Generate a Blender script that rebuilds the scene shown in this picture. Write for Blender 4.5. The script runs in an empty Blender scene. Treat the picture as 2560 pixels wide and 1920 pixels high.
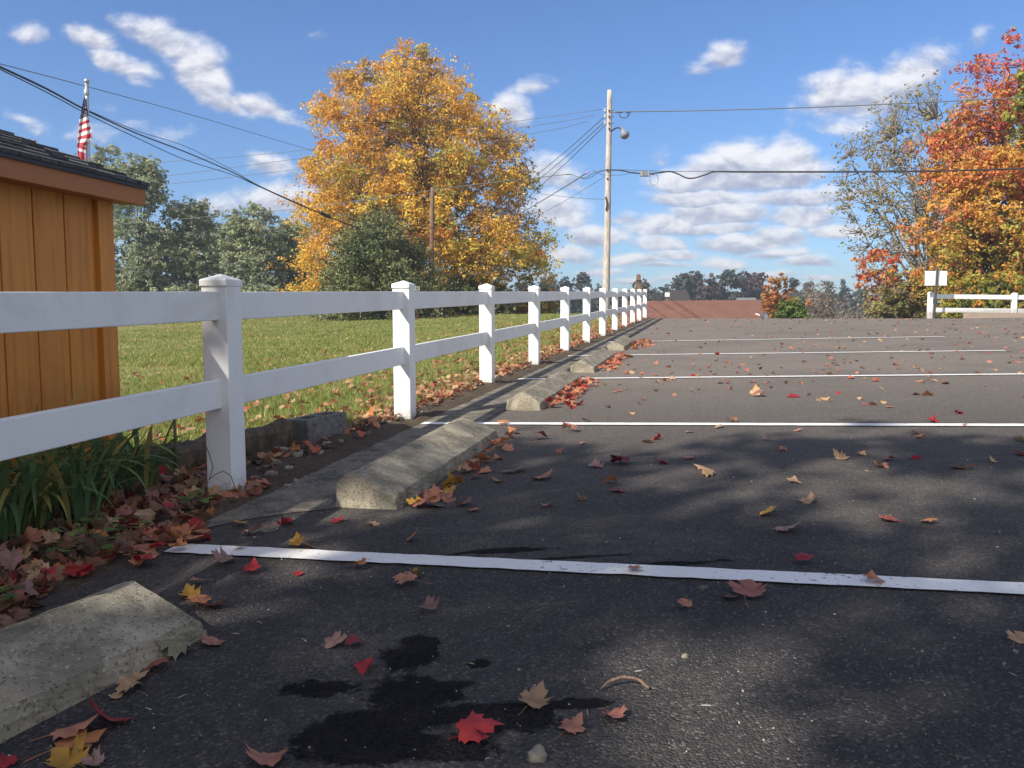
import bpy, math, random
import numpy as np
from mathutils import Matrix, Vector
random.seed(7); RS = np.random.RandomState(11)
S = bpy.context.scene; COL = S.collection
R = math.radians

# ------------------------------------------------------------ camera
F, TH, RO = 2035.1, 0.0786, 0.0029
CAMZ = 0.9281
cam = bpy.data.cameras.new('camera'); cam.sensor_width = 36; cam.lens = F/2560*36
cam.clip_start = .05; cam.clip_end = 3000
co = bpy.data.objects.new('camera', cam); COL.objects.link(co); S.camera = co
_f = Vector((0, math.cos(TH), -math.sin(TH))); _u0 = Vector((0, math.sin(TH), math.cos(TH))); _x = Vector((1, 0, 0))
_r = _x*math.cos(RO) - _u0*math.sin(RO); _u = _x*math.sin(RO) + _u0*math.cos(RO)
co.matrix_world = Matrix(((_r.x, _u.x, -_f.x, 0), (_r.y, _u.y, -_f.y, 0), (_r.z, _u.z, -_f.z, CAMZ), (0, 0, 0, 1)))
S.render.resolution_x = 1024; S.render.resolution_y = 768

# ------------------------------------------------------------ light
SUN_EL = R(39.0); SDX, SDY = 0.756, 0.655            # direction the light travels, on the ground
SUN_STR, SKY_STR, EXPO = 4.3, 0.11, 0.72
S.view_settings.view_transform = 'Standard'; S.view_settings.look = 'None'
S.view_settings.exposure = EXPO; S.view_settings.gamma = 1; S.view_settings.use_curve_mapping = False
sl = bpy.data.lights.new('sun', 'SUN'); sl.energy = SUN_STR; sl.angle = R(.53); sl.color = (1, .93, .82)
so = bpy.data.objects.new('sun', sl); COL.objects.link(so)
d = Vector((SDX*math.cos(SUN_EL), SDY*math.cos(SUN_EL), -math.sin(SUN_EL)))
so.rotation_euler = d.to_track_quat('-Z', 'Y').to_euler(); so.location = (-20, -20, 30)

class NT:
    def __init__(s, nt): s.nt = nt; s.n = nt.nodes; s.l = nt.links
    def N(s, typ, ins=None, **kw):
        n = s.n.new(typ)
        for k, v in kw.items(): setattr(n, k, v)
        for k, v in (ins or {}).items():
            i = n.inputs[k]
            if isinstance(v, bpy.types.NodeSocket): s.l.new(v, i)
            else: i.default_value = v
        return n
    def math(s, op, a, b=0.0, c=0.0, clamp=False):
        n = s.N('ShaderNodeMath', {0: a, 1: b}, operation=op, use_clamp=clamp)
        if op in ('MULTIPLY_ADD', 'SMOOTH_MAX', 'SMOOTH_MIN'):
            if isinstance(c, bpy.types.NodeSocket): s.l.new(c, n.inputs[2])
            else: n.inputs[2].default_value = c
        return n.outputs[0]
    def ramp(s, fac, pts, interp='LINEAR'):
        n = s.N('ShaderNodeValToRGB', {'Fac': fac}); cr = n.color_ramp; cr.interpolation = interp
        while len(cr.elements) < len(pts): cr.elements.new(.5)
        for e, (p, c) in zip(cr.elements, pts):
            e.position = p; e.color = (c if len(c) == 4 else (*c, 1)) if isinstance(c, (tuple, list)) else (c, c, c, 1)
        return n.outputs['Color']
    def noise(s, vec, scale, detail=4, rough=.55, dist=0.0, out='Fac'):
        return s.N('ShaderNodeTexNoise', {'Vector': vec, 'Scale': scale, 'Detail': detail, 'Roughness': rough, 'Distortion': dist}).outputs[out]
    def mix(s, fac, a, b, mode='MIX'):
        n = s.N('ShaderNodeMix', data_type='RGBA', blend_type=mode)
        for i, v in ((0, fac), (6, a), (7, b)):
            if isinstance(v, bpy.types.NodeSocket): s.l.new(v, n.inputs[i])
            else: n.inputs[i].default_value = (v if i == 0 else ((*v, 1) if len(v) == 3 else v))
        return n.outputs[2]
    def maprange(s, v, a, b, c=0., d=1., interp='SMOOTHSTEP'):
        return s.N('ShaderNodeMapRange', {'Value': v, 'From Min': a, 'From Max': b, 'To Min': c, 'To Max': d}, interpolation_type=interp).outputs[0]

def ray(px, py):
    X = (px-1280)/F; U = -(py-960)/F
    x = X*math.cos(RO)+U*math.sin(RO); u = -X*math.sin(RO)+U*math.cos(RO)
    c, s = math.cos(TH), math.sin(TH)
    return np.array([x, c+u*s, -s+u*c])
def at(px, py, Y):
    r = ray(px, py); return np.array([0, 0, CAMZ]) + r*(Y/r[1])

# ------------------------------------------------------------ sky
W = bpy.data.worlds.new('World'); S.world = W; W.use_nodes = True
w = NT(W.node_tree); w.n.clear()
sky = w.N('ShaderNodeTexSky', sky_type='NISHITA', sun_disc=False, sun_elevation=SUN_EL, sun_rotation=math.atan2(-SDX, -SDY),
          altitude=250, air_density=1.15, dust_density=.35, ozone_density=2.2)
tc = w.N('ShaderNodeTexCoord')
sep = w.N('ShaderNodeSeparateXYZ', {0: tc.outputs['Generated']})
ys = w.math('MAXIMUM', sep.outputs[1], .04)
cu = w.math('DIVIDE', sep.outputs[0], ys); cv = w.math('DIVIDE', sep.outputs[2], ys)
P0 = w.N('ShaderNodeCombineXYZ', {0: cu, 1: cv, 2: 0.0}).outputs[0]
def uv(px, py):
    r = ray(px, py); return r[0]/r[1], r[2]/r[1]
# (px, py, half width px, half height px, rotation deg, strength): cumulus puffs in the sky
PUFFS = [(415, 115, 120, 60, -30, 1.05), (500, 195, 105, 72, -34, 1.2), (560, 250, 90, 40, -20, 1.0), (650, 262, 110, 34, -17, 1.0), (715, 290, 60, 20, -16, .5), (235, 98, 90, 40, -12, .95),
         (300, 160, 100, 46, -30, 1.0), (80, 85, 75, 32, -10, .6), (62, 305, 62, 24, -22, .42), (380, 330, 120, 25, -20, .25), (255, 340, 80, 25, -10, .2),
         (690, 425, 75, 44, 0, .95), (700, 510, 130, 52, 0, 1.05), (560, 520, 80, 40, 0, .7), (1270, 285, 58, 50, -22, 1.0), (1375, 440, 95, 52, -12, 1.0), (1385, 535, 92, 66, -14, 1.2),
         (1310, 225, 80, 24, 14, .35), (1815, 150, 62, 50, 18, .85), (1755, 178, 55, 28, 0, .5), (1655, 400, 40, 32, 0, .55), (2130, 250, 140, 90, 8, 1.1), (2260, 200, 150, 70, 20, 1.05), (2090, 320, 80, 45, 0, .55),
         (2450, 105, 30, 45, 0, .4), (780, 80, 30, 14, 0, .25),
         (1850, 440, 150, 88, 0, 1.5), (1960, 430, 125, 80, 0, 1.4), (1730, 455, 120, 55, 0, 1.1), (1760, 500, 160, 34, 0, 1.2), (1980, 505, 180, 36, 0, 1.2), (1800, 540, 170, 44, 0, 1.25), (2010, 550, 130, 50, 0, 1.2), (1640, 570, 130, 46, 6, 1.2),
         (1560, 560, 60, 30, 10, .9), (1790, 575, 150, 26, 0, 1.0), (1500, 600, 95, 36, 0, 1.1), (1640, 612, 85, 34, 0, 1.1), (1830, 615, 120, 32, 0, 1.15), (1940, 600, 95, 40, 0, 1.15), (2110, 585, 110, 34, 0, 1.), (1420, 640, 80, 28, 0, .9), (1690, 640, 90, 20, 0, .9), (1570, 655, 110, 20, 0, 1.),
         (1800, 658, 72, 24, 0, 1.15), (1940, 635, 100, 18, 0, .9), (2020, 655, 90, 17, 0, 1.05), (1640, 668, 80, 13, 0, .8), (1900, 683, 110, 13, 0, .85), (1760, 692, 120, 10, 0, .75), (2080, 690, 90, 11, 0, .8), (1480, 678, 90, 12, 0, .8), (1620, 702, 120, 9, 0, .7), (1980, 706, 130, 8, 0, .7), (1350, 690, 90, 12, 0, .7), (480, 640, 200, 30, 0, .9), (250, 600, 100, 40, 0, .7)]
wn = w.noise(P0, 9, 3, .6, out='Color')
off = w.N('ShaderNodeVectorMath', {0: wn, 1: (.5, .5, .5)}, operation='SUBTRACT').outputs[0]
Pw = w.N('ShaderNodeVectorMath', {0: off, 1: (.055, .032, 0), 2: P0}, operation='MULTIPLY_ADD').outputs[0]
acc = None; shade = None
for (px, py, a, b, rot, st) in PUFFS:
    c = uv(px, py)
    m = w.N('ShaderNodeMapping', {'Vector': Pw, 'Location': (c[0], c[1], 0), 'Rotation': (0, 0, R(rot)), 'Scale': (a/F, b/F, 1)}, vector_type='TEXTURE').outputs[0]
    sy = w.N('ShaderNodeSeparateXYZ', {0: m})
    y_ = sy.outputs[1]; y2 = w.math('ADD', w.math('MAXIMUM', y_, 0.), w.math('MULTIPLY', w.math('MINIMUM', y_, 0.), 1.7))
    ln = w.math('SQRT', w.math('ADD', w.math('MULTIPLY', sy.outputs[0], sy.outputs[0]), w.math('MULTIPLY', y2, y2)))
    val = w.math('MULTIPLY', w.math('SUBTRACT', 1.12, ln), st)
    if acc is None: acc, shade = val, y_
    else:
        sel = w.math('MULTIPLY_ADD', w.math('SUBTRACT', val, acc), 5., .5, clamp=True)
        mx = w.N('ShaderNodeMix', data_type='FLOAT'); w.l.new(sel, mx.inputs[0]); w.l.new(shade, mx.inputs[2]); w.l.new(y_, mx.inputs[3])
        shade = mx.outputs[0]; acc = w.math('SMOOTH_MAX', acc, val, .08)
def cn(vec):
    Ps = w.N('ShaderNodeVectorMath', {0: vec, 1: (1., 1.7, 1.)}, operation='MULTIPLY').outputs[0]
    return w.noise(Ps, 17, 8, .6, .25)
n1 = cn(P0); n2_ = cn(w.N('ShaderNodeVectorMath', {0: P0, 1: (-.005, .010, 0)}, operation='ADD').outputs[0])
D0 = w.math('ADD', acc, w.math('MULTIPLY', w.math('SUBTRACT', n1, .5), 1.7))
cover = w.maprange(D0, -.05, .75)
lit = w.maprange(w.math('ADD', w.math('MULTIPLY', shade, .75), w.math('MULTIPLY', w.math('SUBTRACT', n1, n2_), 3.6)), -.75, .85)
cl = w.mix(lit, (.26, .285, .38), (.62, .62, .64))
skyc = w.mix(1.0, sky.outputs[0], (SKY_STR*.42, SKY_STR*.575, SKY_STR*.82), 'MULTIPLY')
front = w.maprange(sep.outputs[1], .04, .15)
# clouds added to the sky out of view, brightening and neutralising the ambient light
zc = w.math('ADD', w.math('MAXIMUM', sep.outputs[2], 0), .12)
Qr = w.N('ShaderNodeCombineXYZ', {0: w.math('DIVIDE', sep.outputs[0], zc), 1: w.math('DIVIDE', sep.outputs[1], zc), 2: 0.}).outputs[0]
rest = w.math('MULTIPLY', w.maprange(w.noise(Qr, 1.1, 6, .6), .42, .60), w.math('MULTIPLY', w.math('SUBTRACT', 1., w.maprange(sep.outputs[1], .0, .35)), w.maprange(sep.outputs[2], 0., .1)))
fac = w.math('MULTIPLY', w.math('MULTIPLY', cover, .93), front)
fin = w.mix(fac, w.mix(w.math('MULTIPLY', rest, .85), skyc, (.76, .71, .66)), cl)
bg = w.N('ShaderNodeBackground', {'Color': fin, 'Strength': 1.0}); ow = w.N('ShaderNodeOutputWorld')
w.l.new(bg.outputs[0], ow.inputs[0])
try: W.cycles.sampling_method = 'MANUAL'; W.cycles.sample_map_resolution = 1024
except Exception: pass

# ------------------------------------------------------------ frames, ground height
YAW = .2372; O = np.array([-1.3601, 3.9045])
U = np.array([math.sin(YAW), math.cos(YAW)]); V = np.array([U[1], -U[0]])
def sm(x, a, b):
    t = np.clip((np.asarray(x, float)-a)/(b-a), 0, 1); return t*t*(3-2*t)
def st_of(x, y):
    dx, dy = x-O[0], y-O[1]; return dx*U[0]+dy*U[1], dx*V[0]+dy*V[1]
def xy_of(s, t): return O[0]+s*U[0]+t*V[0], O[1]+s*U[1]+t*V[1]
def gh(x, y):
    x = np.asarray(x, float); y = np.asarray(y, float)
    xe = np.where(x < -8, -8+(x+8)*.3, x); xe = np.where(xe > 22, 22+(xe-22)*.1, xe)
    p = .0296*xe+.0269*y
    s, t = st_of(x, y)
    wl = sm(t, -4, -.5)
    yc = np.interp(x, [5, 12], [30, 20.5])
    cl_ = .962+.0022*y-np.maximum(y-yc, 0)*.055
    cg = .962+.0052*y-np.maximum(y-58, 0)*.04
    cap = wl*cl_+(1-wl)*cg
    cap = np.maximum(cap, -7.)
    k = .022
    m = np.minimum(p, cap)
    return m-k*np.log(np.exp(-(p-m)/k)+np.exp(-(cap-m)/k))
def gst(s, t):
    x, y = xy_of(s, t); return float(gh(x, y))
def gp(px, py, dz=0.0):
    r = ray(px, py); k = .5; prev = None
    for i in range(4000):
        P = r*k; z = CAMZ+P[2]-float(gh(P[0], P[1]))-dz
        if z < 0: break
        k *= 1.004
    lo, hi = k/1.004, k
    for i in range(20):
        mid = (lo+hi)/2; P = r*mid
        if CAMZ+P[2]-float(gh(P[0], P[1]))-dz < 0: hi = mid
        else: lo = mid
    return np.array([r[0]*hi, r[1]*hi, CAMZ+r[2]*hi])
D2 = 2560/2212.
def gd(dx, dy, dz=0.): return gp(dx*D2, dy*D2, dz)

# ------------------------------------------------------------ mesh building
class MB:
    def __init__(s): s.v = []; s.f = []; s.c = []; s.n = 0
    def add(s, v, f, c=None):
        v = np.asarray(v, float).reshape(-1, 3); f = np.asarray(f, int)
        s.v.append(v); s.f.append(f+s.n); s.n += len(v)
        if c is not None:
            c = np.asarray(c, float)
            if c.ndim == 1: c = np.tile(c, (len(v), 1))
            s.c.append(c)
        return s
    def poly(s, v, flist):
        v = np.asarray(v, float).reshape(-1, 3)
        for f in flist: s.f.append(np.array([f], int)+s.n)
        s.v.append(v); s.n += len(v); return s
    def box(s, c, size, rot=None, taper=None):
        hx, hy, hz = np.array(size)/2
        v = np.array([(-hx, -hy, -hz), (hx, -hy, -hz), (hx, hy, -hz), (-hx, hy, -hz), (-hx, -hy, hz), (hx, -hy, hz), (hx, hy, hz), (-hx, hy, hz)])
        if taper: v[4:, :2] *= taper
        if rot is not None: v = v@np.asarray(rot).T
        return s.add(v+np.array(c), [(0, 3, 2, 1), (4, 5, 6, 7), (0, 1, 5, 4), (1, 2, 6, 5), (2, 3, 7, 6), (3, 0, 4, 7)])
    def tube(s, pts, rad, sides=6, col=None, cap=True):
        pts = np.asarray(pts, float); n = len(pts); rad = np.broadcast_to(np.asarray(rad, float), (n,))
        T = np.gradient(pts, axis=0); T /= np.linalg.norm(T, axis=1)[:, None]+1e-9
        ref = np.array([0, 0, 1.]) if abs(T[0][2]) < .9 else np.array([1., 0, 0])
        A = np.cross(T, ref); A /= np.linalg.norm(A, axis=1)[:, None]+1e-9
        B = np.cross(T, A)
        a = np.arange(sides)*2*np.pi/sides
        ring = pts[:, None]+rad[:, None, None]*(np.cos(a)[None, :, None]*A[:, None]+np.sin(a)[None, :, None]*B[:, None])
        v = ring.reshape(-1, 3)
        i = np.arange(n-1)[:, None]*sides; j = np.arange(sides)[None]; j2 = (j+1) % sides
        f = np.stack([i+j, i+j2, i+sides+j2, i+sides+j], -1).reshape(-1, 4)
        s.add(v, f, col)
        if cap and sides > 3:
            base = s.n-len(v)
            s.f.append(np.array([list(range(base+sides))[-sides:][::-1]])); s.f.append(np.array([[base+(n-1)*sides+q for q in range(sides)]]))
        return s
    def lathe(s, c, prof, sides=20, axis=None):
        a = np.arange(sides)*2*np.pi/sides; n = len(prof)
        v = np.array([[(r*math.cos(t), r*math.sin(t), z) for t in a] for r, z in prof]).reshape(-1, 3)
        if axis is not None: v = v@np.asarray(axis).T
        i = np.arange(n-1)[:, None]*sides; j = np.arange(sides)[None]; j2 = (j+1) % sides
        f = np.stack([i+j, i+j2, i+sides+j2, i+sides+j], -1).reshape(-1, 4)
        return s.add(v+np.array(c), f)
    def build(s, name, mat, parent=None, smooth=False, origin=None):
        me = bpy.data.meshes.new(name); v = np.concatenate(s.v)
        if origin is not None: v = v-np.asarray(origin)
        me.vertices.add(len(v)); me.vertices.foreach_set('co', v.ravel().astype(np.float32))
        tot = np.concatenate([np.full(len(f), f.shape[1]) for f in s.f]); idx = np.concatenate([f.ravel() for f in s.f])
        me.loops.add(len(idx)); me.loops.foreach_set('vertex_index', idx.astype(np.int32))
        me.polygons.add(len(tot)); st = np.concatenate([[0], np.cumsum(tot)[:-1]])
        me.polygons.foreach_set('loop_start', st.astype(np.int32)); me.polygons.foreach_set('loop_total', tot.astype(np.int32))
        me.polygons.foreach_set('use_smooth', np.full(len(tot), smooth))
        if s.c:
            ca = me.color_attributes.new('Col', 'FLOAT_COLOR', 'POINT'); c = np.concatenate(s.c)
            if c.shape[1] == 3: c = np.hstack([c, np.ones((len(c), 1))])
            ca.data.foreach_set('color', c.ravel().astype(np.float32))
        me.update(calc_edges=True); me.validate()
        if mat: me.materials.append(mat)
        o = bpy.data.objects.new(name, me); COL.objects.link(o)
        if origin is not None: o.location = tuple(origin)
        if parent is not None: o.parent = parent; o.matrix_parent_inverse = Matrix.Identity(4); 
        if parent is not None and origin is None: o.location = tuple(-np.array(parent.location))
        return o
def grid(xs, ys, fz, mb=None):
    X, Y = np.meshgrid(xs, ys); Z = fz(X, Y); v = np.stack([X, Y, Z], -1).reshape(-1, 3)
    nx, ny = len(xs), len(ys)
    i = np.arange(ny-1)[:, None]*nx; j = np.arange(nx-1)[None]
    f = np.stack([i+j, i+j+1, i+nx+j+1, i+nx+j], -1).reshape(-1, 4)
    return (mb or MB()).add(v, f)
def tag(o, label=None, cat=None, group=None, kind=None):
    for k, v in (('label', label), ('category', cat), ('group', group), ('kind', kind)):
        if v: o[k] = v
    return o
def thing(name, label, cat, loc, group=None):
    o = bpy.data.objects.new(name, None); COL.objects.link(o); o.location = tuple(loc); o.empty_display_size = .2
    return tag(o, label, cat, group)
def bevel(o, wd=.004, seg=2):
    m = o.modifiers.new('bevel', 'BEVEL'); m.width = wd; m.segments = seg; m.limit_method = 'ANGLE'; return o
ZR = lambda a: np.array([[math.cos(a), -math.sin(a), 0], [math.sin(a), math.cos(a), 0], [0, 0, 1]])
FR = np.column_stack([np.array([V[0], V[1], 0]), np.array([U[0], U[1], 0]), np.array([0, 0, 1])])   # local x = across (t), y = along (s)
def P3(s, t, z=0.): x, y = xy_of(s, t); return np.array([x, y, float(gh(x, y))+z])

# ------------------------------------------------------------ materials
def material(name, fn):
    m = bpy.data.materials.new(name); m.use_nodes = True; t = NT(m.node_tree); t.n.clear()
    out = t.N('ShaderNodeOutputMaterial'); sh = fn(t); t.l.new(sh, out.inputs[0]); return m
def princ(t, col, rough=.6, bump=None, bs=.3, bd=.01, spec=.5, metal=0., extra=None):
    ins = {'Base Color': (*col, 1) if isinstance(col, tuple) else col, 'Roughness': rough, 'Metallic': metal, 'Specular IOR Level': spec}
    if bump is not None: ins['Normal'] = t.N('ShaderNodeBump', {'Height': bump, 'Strength': bs, 'Distance': bd}).outputs[0]
    ins.update(extra or {})
    return t.N('ShaderNodeBsdfPrincipled', ins).outputs[0]
def obco(t): return t.N('ShaderNodeTexCoord').outputs['Object']
def geo(t): return t.N('ShaderNodeNewGeometry').outputs['Position']
def simple(name, col, rough=.5, var=.15, scale=20, metal=0., spec=.5, bs=.15):
    def fn(t):
        p = geo(t); n = t.noise(p, scale, 5, .6)
        c = t.mix(n, tuple(x*(1-var) for x in col), tuple(min(1, x*(1+var)) for x in col))
        return princ(t, c, rough, n, bs, .01, spec, metal)
    return material(name, fn)
def leafmat(name, trans=.35, rough=.7):
    def fn(t):
        c = t.N('ShaderNodeAttribute', attribute_name='Col').outputs['Color']
        a = princ(t, c, rough, spec=.25)
        b = t.N('ShaderNodeBsdfTranslucent', {'Color': c}).outputs[0]
        return t.N('ShaderNodeMixShader', {0: trans, 1: a, 2: b}).outputs[0]
    return material(name, fn)
FOL = leafmat('foliage'); NEEDLE = leafmat('needles', .12, .8); GRASSM = leafmat('grass_blades', .35); LITTER = leafmat('dry_leaves', .25, .75)

def f_asphalt(t):
    p = geo(t)
    sp = t.N('ShaderNodeSeparateXYZ', {0: p})
    agg = t.N('ShaderNodeTexVoronoi', {'Vector': p, 'Scale': 150.}, feature='F1')
    agd = agg.outputs['Distance']; agc = agg.outputs['Color']
    fine = t.noise(p, 260, 3, .7); mid = t.noise(p, 14, 6, .62); big = t.noise(p, .9, 5, .6, .4)
    # base colour: near black at the front, lighter and warmer farther up the lot
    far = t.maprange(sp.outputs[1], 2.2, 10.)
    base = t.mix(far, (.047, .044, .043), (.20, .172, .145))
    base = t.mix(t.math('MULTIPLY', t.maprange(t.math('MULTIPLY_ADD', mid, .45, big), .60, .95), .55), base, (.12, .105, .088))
    sc = t.N('ShaderNodeVectorMath', {0: p, 1: (1., 5., 1.)}, operation='MULTIPLY').outputs[0]
    dust = t.noise(sc, 1.3, 7, .68, .6)
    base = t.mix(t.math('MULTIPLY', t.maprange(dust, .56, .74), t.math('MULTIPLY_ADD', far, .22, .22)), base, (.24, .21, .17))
    # black shiny sealer patches with ragged edges
    ed = t.noise(p, 13, 7, .68, .5); ed2 = t.math('MULTIPLY', t.math('SUBTRACT', ed, .5), 2.1)
    def blob(cx, cy, a, b, rot=0):
        m = t.N('ShaderNodeMapping', {'Vector': p, 'Location': (cx, cy, 0), 'Rotation': (0, 0, R(rot)), 'Scale': (a, b, 100)}, vector_type='TEXTURE').outputs[0]
        l = t.N('ShaderNodeVectorMath', {0: m}, operation='LENGTH').outputs['Value']
        return t.math('ADD', t.math('SUBTRACT', 1., l), ed2)
    acc = None
    for (dx, dy, a, b, r_) in SEAL:
        q = gd(dx, dy); bl = blob(q[0], q[1], a, b, r_); acc = bl if acc is None else t.math('MAXIMUM', acc, bl)
    seal = t.maprange(acc, -.06, .22)
    base = t.mix(t.math('MULTIPLY', seal, .80), base, (.0085, .0085, .010))
    # aggregate speckle and pale chips
    v = t.mix(.5, agc, fine, 'MIX')
    lum = t.N('ShaderNodeRGBToBW', {0: agc}).outputs[0]
    base = t.mix(1., base, t.ramp(lum, [(.1, .6), (.5, .95), (.85, 1.3)]), 'MULTIPLY')
    chip = t.math('MULTIPLY', t.maprange(lum, .80, .86), t.math('SUBTRACT', 1, seal))
    base = t.mix(t.math('MULTIPLY', chip, .35), base, (.22, .20, .18))
    h = t.math('MULTIPLY_ADD', fine, .4, t.math('SUBTRACT', 1., t.math('MULTIPLY', agd, 2.2)))
    h = t.math('MULTIPLY_ADD', mid, .8, h)
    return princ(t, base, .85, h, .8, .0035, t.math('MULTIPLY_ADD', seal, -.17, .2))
SEAL = [(745, 1590, .11, .07, 0), (830, 1560, .17, .10, 20), (900, 1500, .13, .10, 0), (880, 1420, .08, .10, 0), (905, 1390, .07, .05, 0), (1000, 1545, .20, .05, 0), (1110, 1560, .12, .06, 0),
        (820, 1620, .2, .06, 0), (1040, 1437, .035, .03, 0), (960, 1625, .12, .05, 0), (1250, 1206, .2, .015, 4), (1090, 1192, .2, .035, 5), (1430, 1222, .22, .03, 5),
        (1250, 1525, .1, .03, 0), (700, 1490, .1, .05, 0)]
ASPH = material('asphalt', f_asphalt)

def f_conc(dark=(.165, .145, .105), light=(.36, .32, .235), aggscale=130, stain=.5):
    def fn(t):
        p = geo(t)
        n = t.noise(p, 7, 6, .65, .3); fn_ = t.noise(p, 120, 4, .75)
        c = t.mix(t.maprange(n, .3, .72), dark, light)
        vo = t.N('ShaderNodeTexVoronoi', {'Vector': p, 'Scale': float(aggscale)}, feature='F1')
        lum = t.N('ShaderNodeRGBToBW', {0: vo.outputs['Color']}).outputs[0]
        c = t.mix(t.math('MULTIPLY', t.maprange(lum, .84, .90), .5), c, (.46, .43, .37))
        c = t.mix(t.math('MULTIPLY', t.maprange(lum, .24, .18), .6), c, (.06, .05, .04))
        pits = t.maprange(t.noise(p, 60, 3, .6), .33, .26)
        c = t.mix(t.math('MULTIPLY', pits, .6), c, (.07, .06, .05))
        sc = t.N('ShaderNodeVectorMath', {0: p, 1: (2., 2., .7)}, operation='MULTIPLY').outputs[0]
        gr = t.noise(sc, 2.4, 6, .7, .5)
        c = t.mix(t.math('MULTIPLY', t.maprange(gr, .5, .72), stain), c, (.075, .065, .05))
        h = t.math('MULTIPLY_ADD', pits, -1.2, t.math('MULTIPLY_ADD', fn_, .7, n))
        return princ(t, c, .88, h, .6, .006, .25)
    return fn
CONC = material('weathered_concrete', f_conc(aggscale=170, stain=.75)); STRIP = material('old_concrete_strip', f_conc((.075, .068, .056), (.22, .195, .15), 110, .75))
CBLOCK = material('cinder_block', f_conc((.13, .125, .12), (.24, .23, .22), 90, .4))

def f_ground(t):
    p = geo(t)
    n = t.noise(p, 1.1, 6, .62, .4); m = t.noise(p, 9, 5, .65); f = t.noise(p, 70, 3, .7)
    c = t.mix(t.maprange(n, .35, .68), (.14, .155, .04), (.25, .23, .085))
    c = t.mix(t.math('MULTIPLY', t.maprange(m, .52, .72), .5), c, (.20, .165, .075))
    c = t.mix(1., c, t.ramp(f, [(.3, .6), (.7, 1.35)]), 'MULTIPLY')
    return princ(t, c, .95, t.math('MULTIPLY_ADD', f, .5, m), .9, .03, .15)
LAWN = material('lawn_turf', f_ground)
def f_soil(t):
    p = geo(t); n = t.noise(p, 6, 6, .7); f = t.noise(p, 60, 5, .75)
    c = t.mix(n, (.045, .032, .022), (.13, .10, .07)); c = t.mix(1., c, t.ramp(f, [(.3, .5), (.7, 1.5)]), 'MULTIPLY')
    return princ(t, c, .95, t.math('MULTIPLY_ADD', f, .6, n), 1., .02, .15)
SOIL = material('dark_soil', f_soil)
def f_paint(t):
    p = geo(t); n = t.noise(p, 40, 6, .7); s = t.noise(p, 3, 5, .6)
    vo = t.N('ShaderNodeTexVoronoi', {'Vector': p, 'Scale': 75.}, feature='F1').outputs['Distance']
    worn = t.maprange(t.math('MULTIPLY_ADD', s, .25, n), .72, .80)
    c = t.mix(s, (.63, .62, .59), (.80, .79, .755)); c = t.mix(t.math('MULTIPLY', worn, .85), c, (.05, .05, .05))
    pit = t.maprange(t.noise(p, 150, 3, .6), .36, .29); c = t.mix(t.math('MULTIPLY', pit, .6), c, (.14, .14, .15))
    return princ(t, c, .6, t.math('SUBTRACT', n, vo), .4, .003, .4)
PAINT = material('white_line_paint', f_paint)
def f_vinyl(t):
    p = geo(t); n = t.noise(p, 2.2, 6, .7, .6); f = t.noise(p, 35, 5, .7)
    sc = t.N('ShaderNodeVectorMath', {0: p, 1: (18., 18., 1.5)}, operation='MULTIPLY').outputs[0]
    stx = t.noise(sc, 1.2, 5, .7)
    c = t.mix(t.math('MULTIPLY', t.maprange(n, .44, .7), .5), (.79, .79, .775), (.60, .585, .53))
    c = t.mix(t.math('MULTIPLY', t.math('MULTIPLY', t.maprange(stx, .6, .78), t.maprange(n, .5, .6)), .4), c, (.42, .39, .33))
    c = t.mix(t.math('MULTIPLY', t.maprange(f, .68, .76), .35), c, (.40, .37, .32))
    sp = t.N('ShaderNodeSeparateXYZ', {0: p}); hgt = t.math('SUBTRACT', sp.outputs[2], t.math('ADD', t.math('MULTIPLY', sp.outputs[0], .0296), t.math('MULTIPLY', sp.outputs[1], .0269)))
    splash = t.math('MULTIPLY', t.maprange(t.math('ADD', hgt, t.math('MULTIPLY', t.math('SUBTRACT', f, .5), .22)), .13, .0), t.maprange(t.noise(p, 60, 4, .7), .35, .6))
    c = t.mix(t.math('MULTIPLY', splash, .8), c, (.24, .20, .14))
    return princ(t, c, .42, f, .06, .003, .5)
VINYL = material('white_vinyl', f_vinyl)
def f_siding(t):
    p = t.N('ShaderNodeTexCoord').outputs['Object']
    st = t.N('ShaderNodeVectorMath', {0: p, 1: (1., 1., .055)}, operation='MULTIPLY').outputs[0]
    wv = t.noise(st, 26, 8, .68, 1.2); f = t.noise(p, 90, 4, .7); b = t.noise(p, 2.5, 4, .6)
    fl = t.N('ShaderNodeTexWave', {'Vector': st, 'Scale': 5.5, 'Distortion': 9., 'Detail': 4., 'Detail Scale': 1.6}, wave_type='BANDS', bands_direction='Y').outputs['Fac']
    g_ = t.math('MULTIPLY_ADD', fl, .12, wv)
    c = t.ramp(g_, [(.25, (.36, .13, .018)), (.55, (.56, .215, .030)), (.85, (.64, .27, .042))])
    c = t.mix(t.math('MULTIPLY', t.maprange(b, .45, .7), .25), c, (.34, .14, .03))
    return princ(t, c, .55, t.math('MULTIPLY_ADD', f, .3, g_), .55, .006, .45)
SIDING = material('orange_stained_siding', f_siding)
FASCIA = simple('brown_orange_fascia', (.36, .135, .04), .6, .2, 30)
def f_shingle(t):
    p = t.N('ShaderNodeTexCoord').outputs['Object']
    br = t.N('ShaderNodeTexBrick', {'Vector': t.N('ShaderNodeMapping', {'Vector': p, 'Rotation': (0, 0, R(90)-0)}).outputs[0], 'Color1': (.045, .045, .05, 1), 'Color2': (.085, .083, .085, 1), 'Mortar': (.02, .02, .02, 1), 'Scale': 1., 'Mortar Size': .004, 'Brick Width': .11, 'Row Height': .4})
    f = t.noise(p, 220, 3, .7)
    c = t.mix(1., br.outputs[0], t.ramp(f, [(.3, .6), (.7, 1.6)]), 'MULTIPLY')
    return princ(t, c, .9, f, .5, .004, .3)
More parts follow.
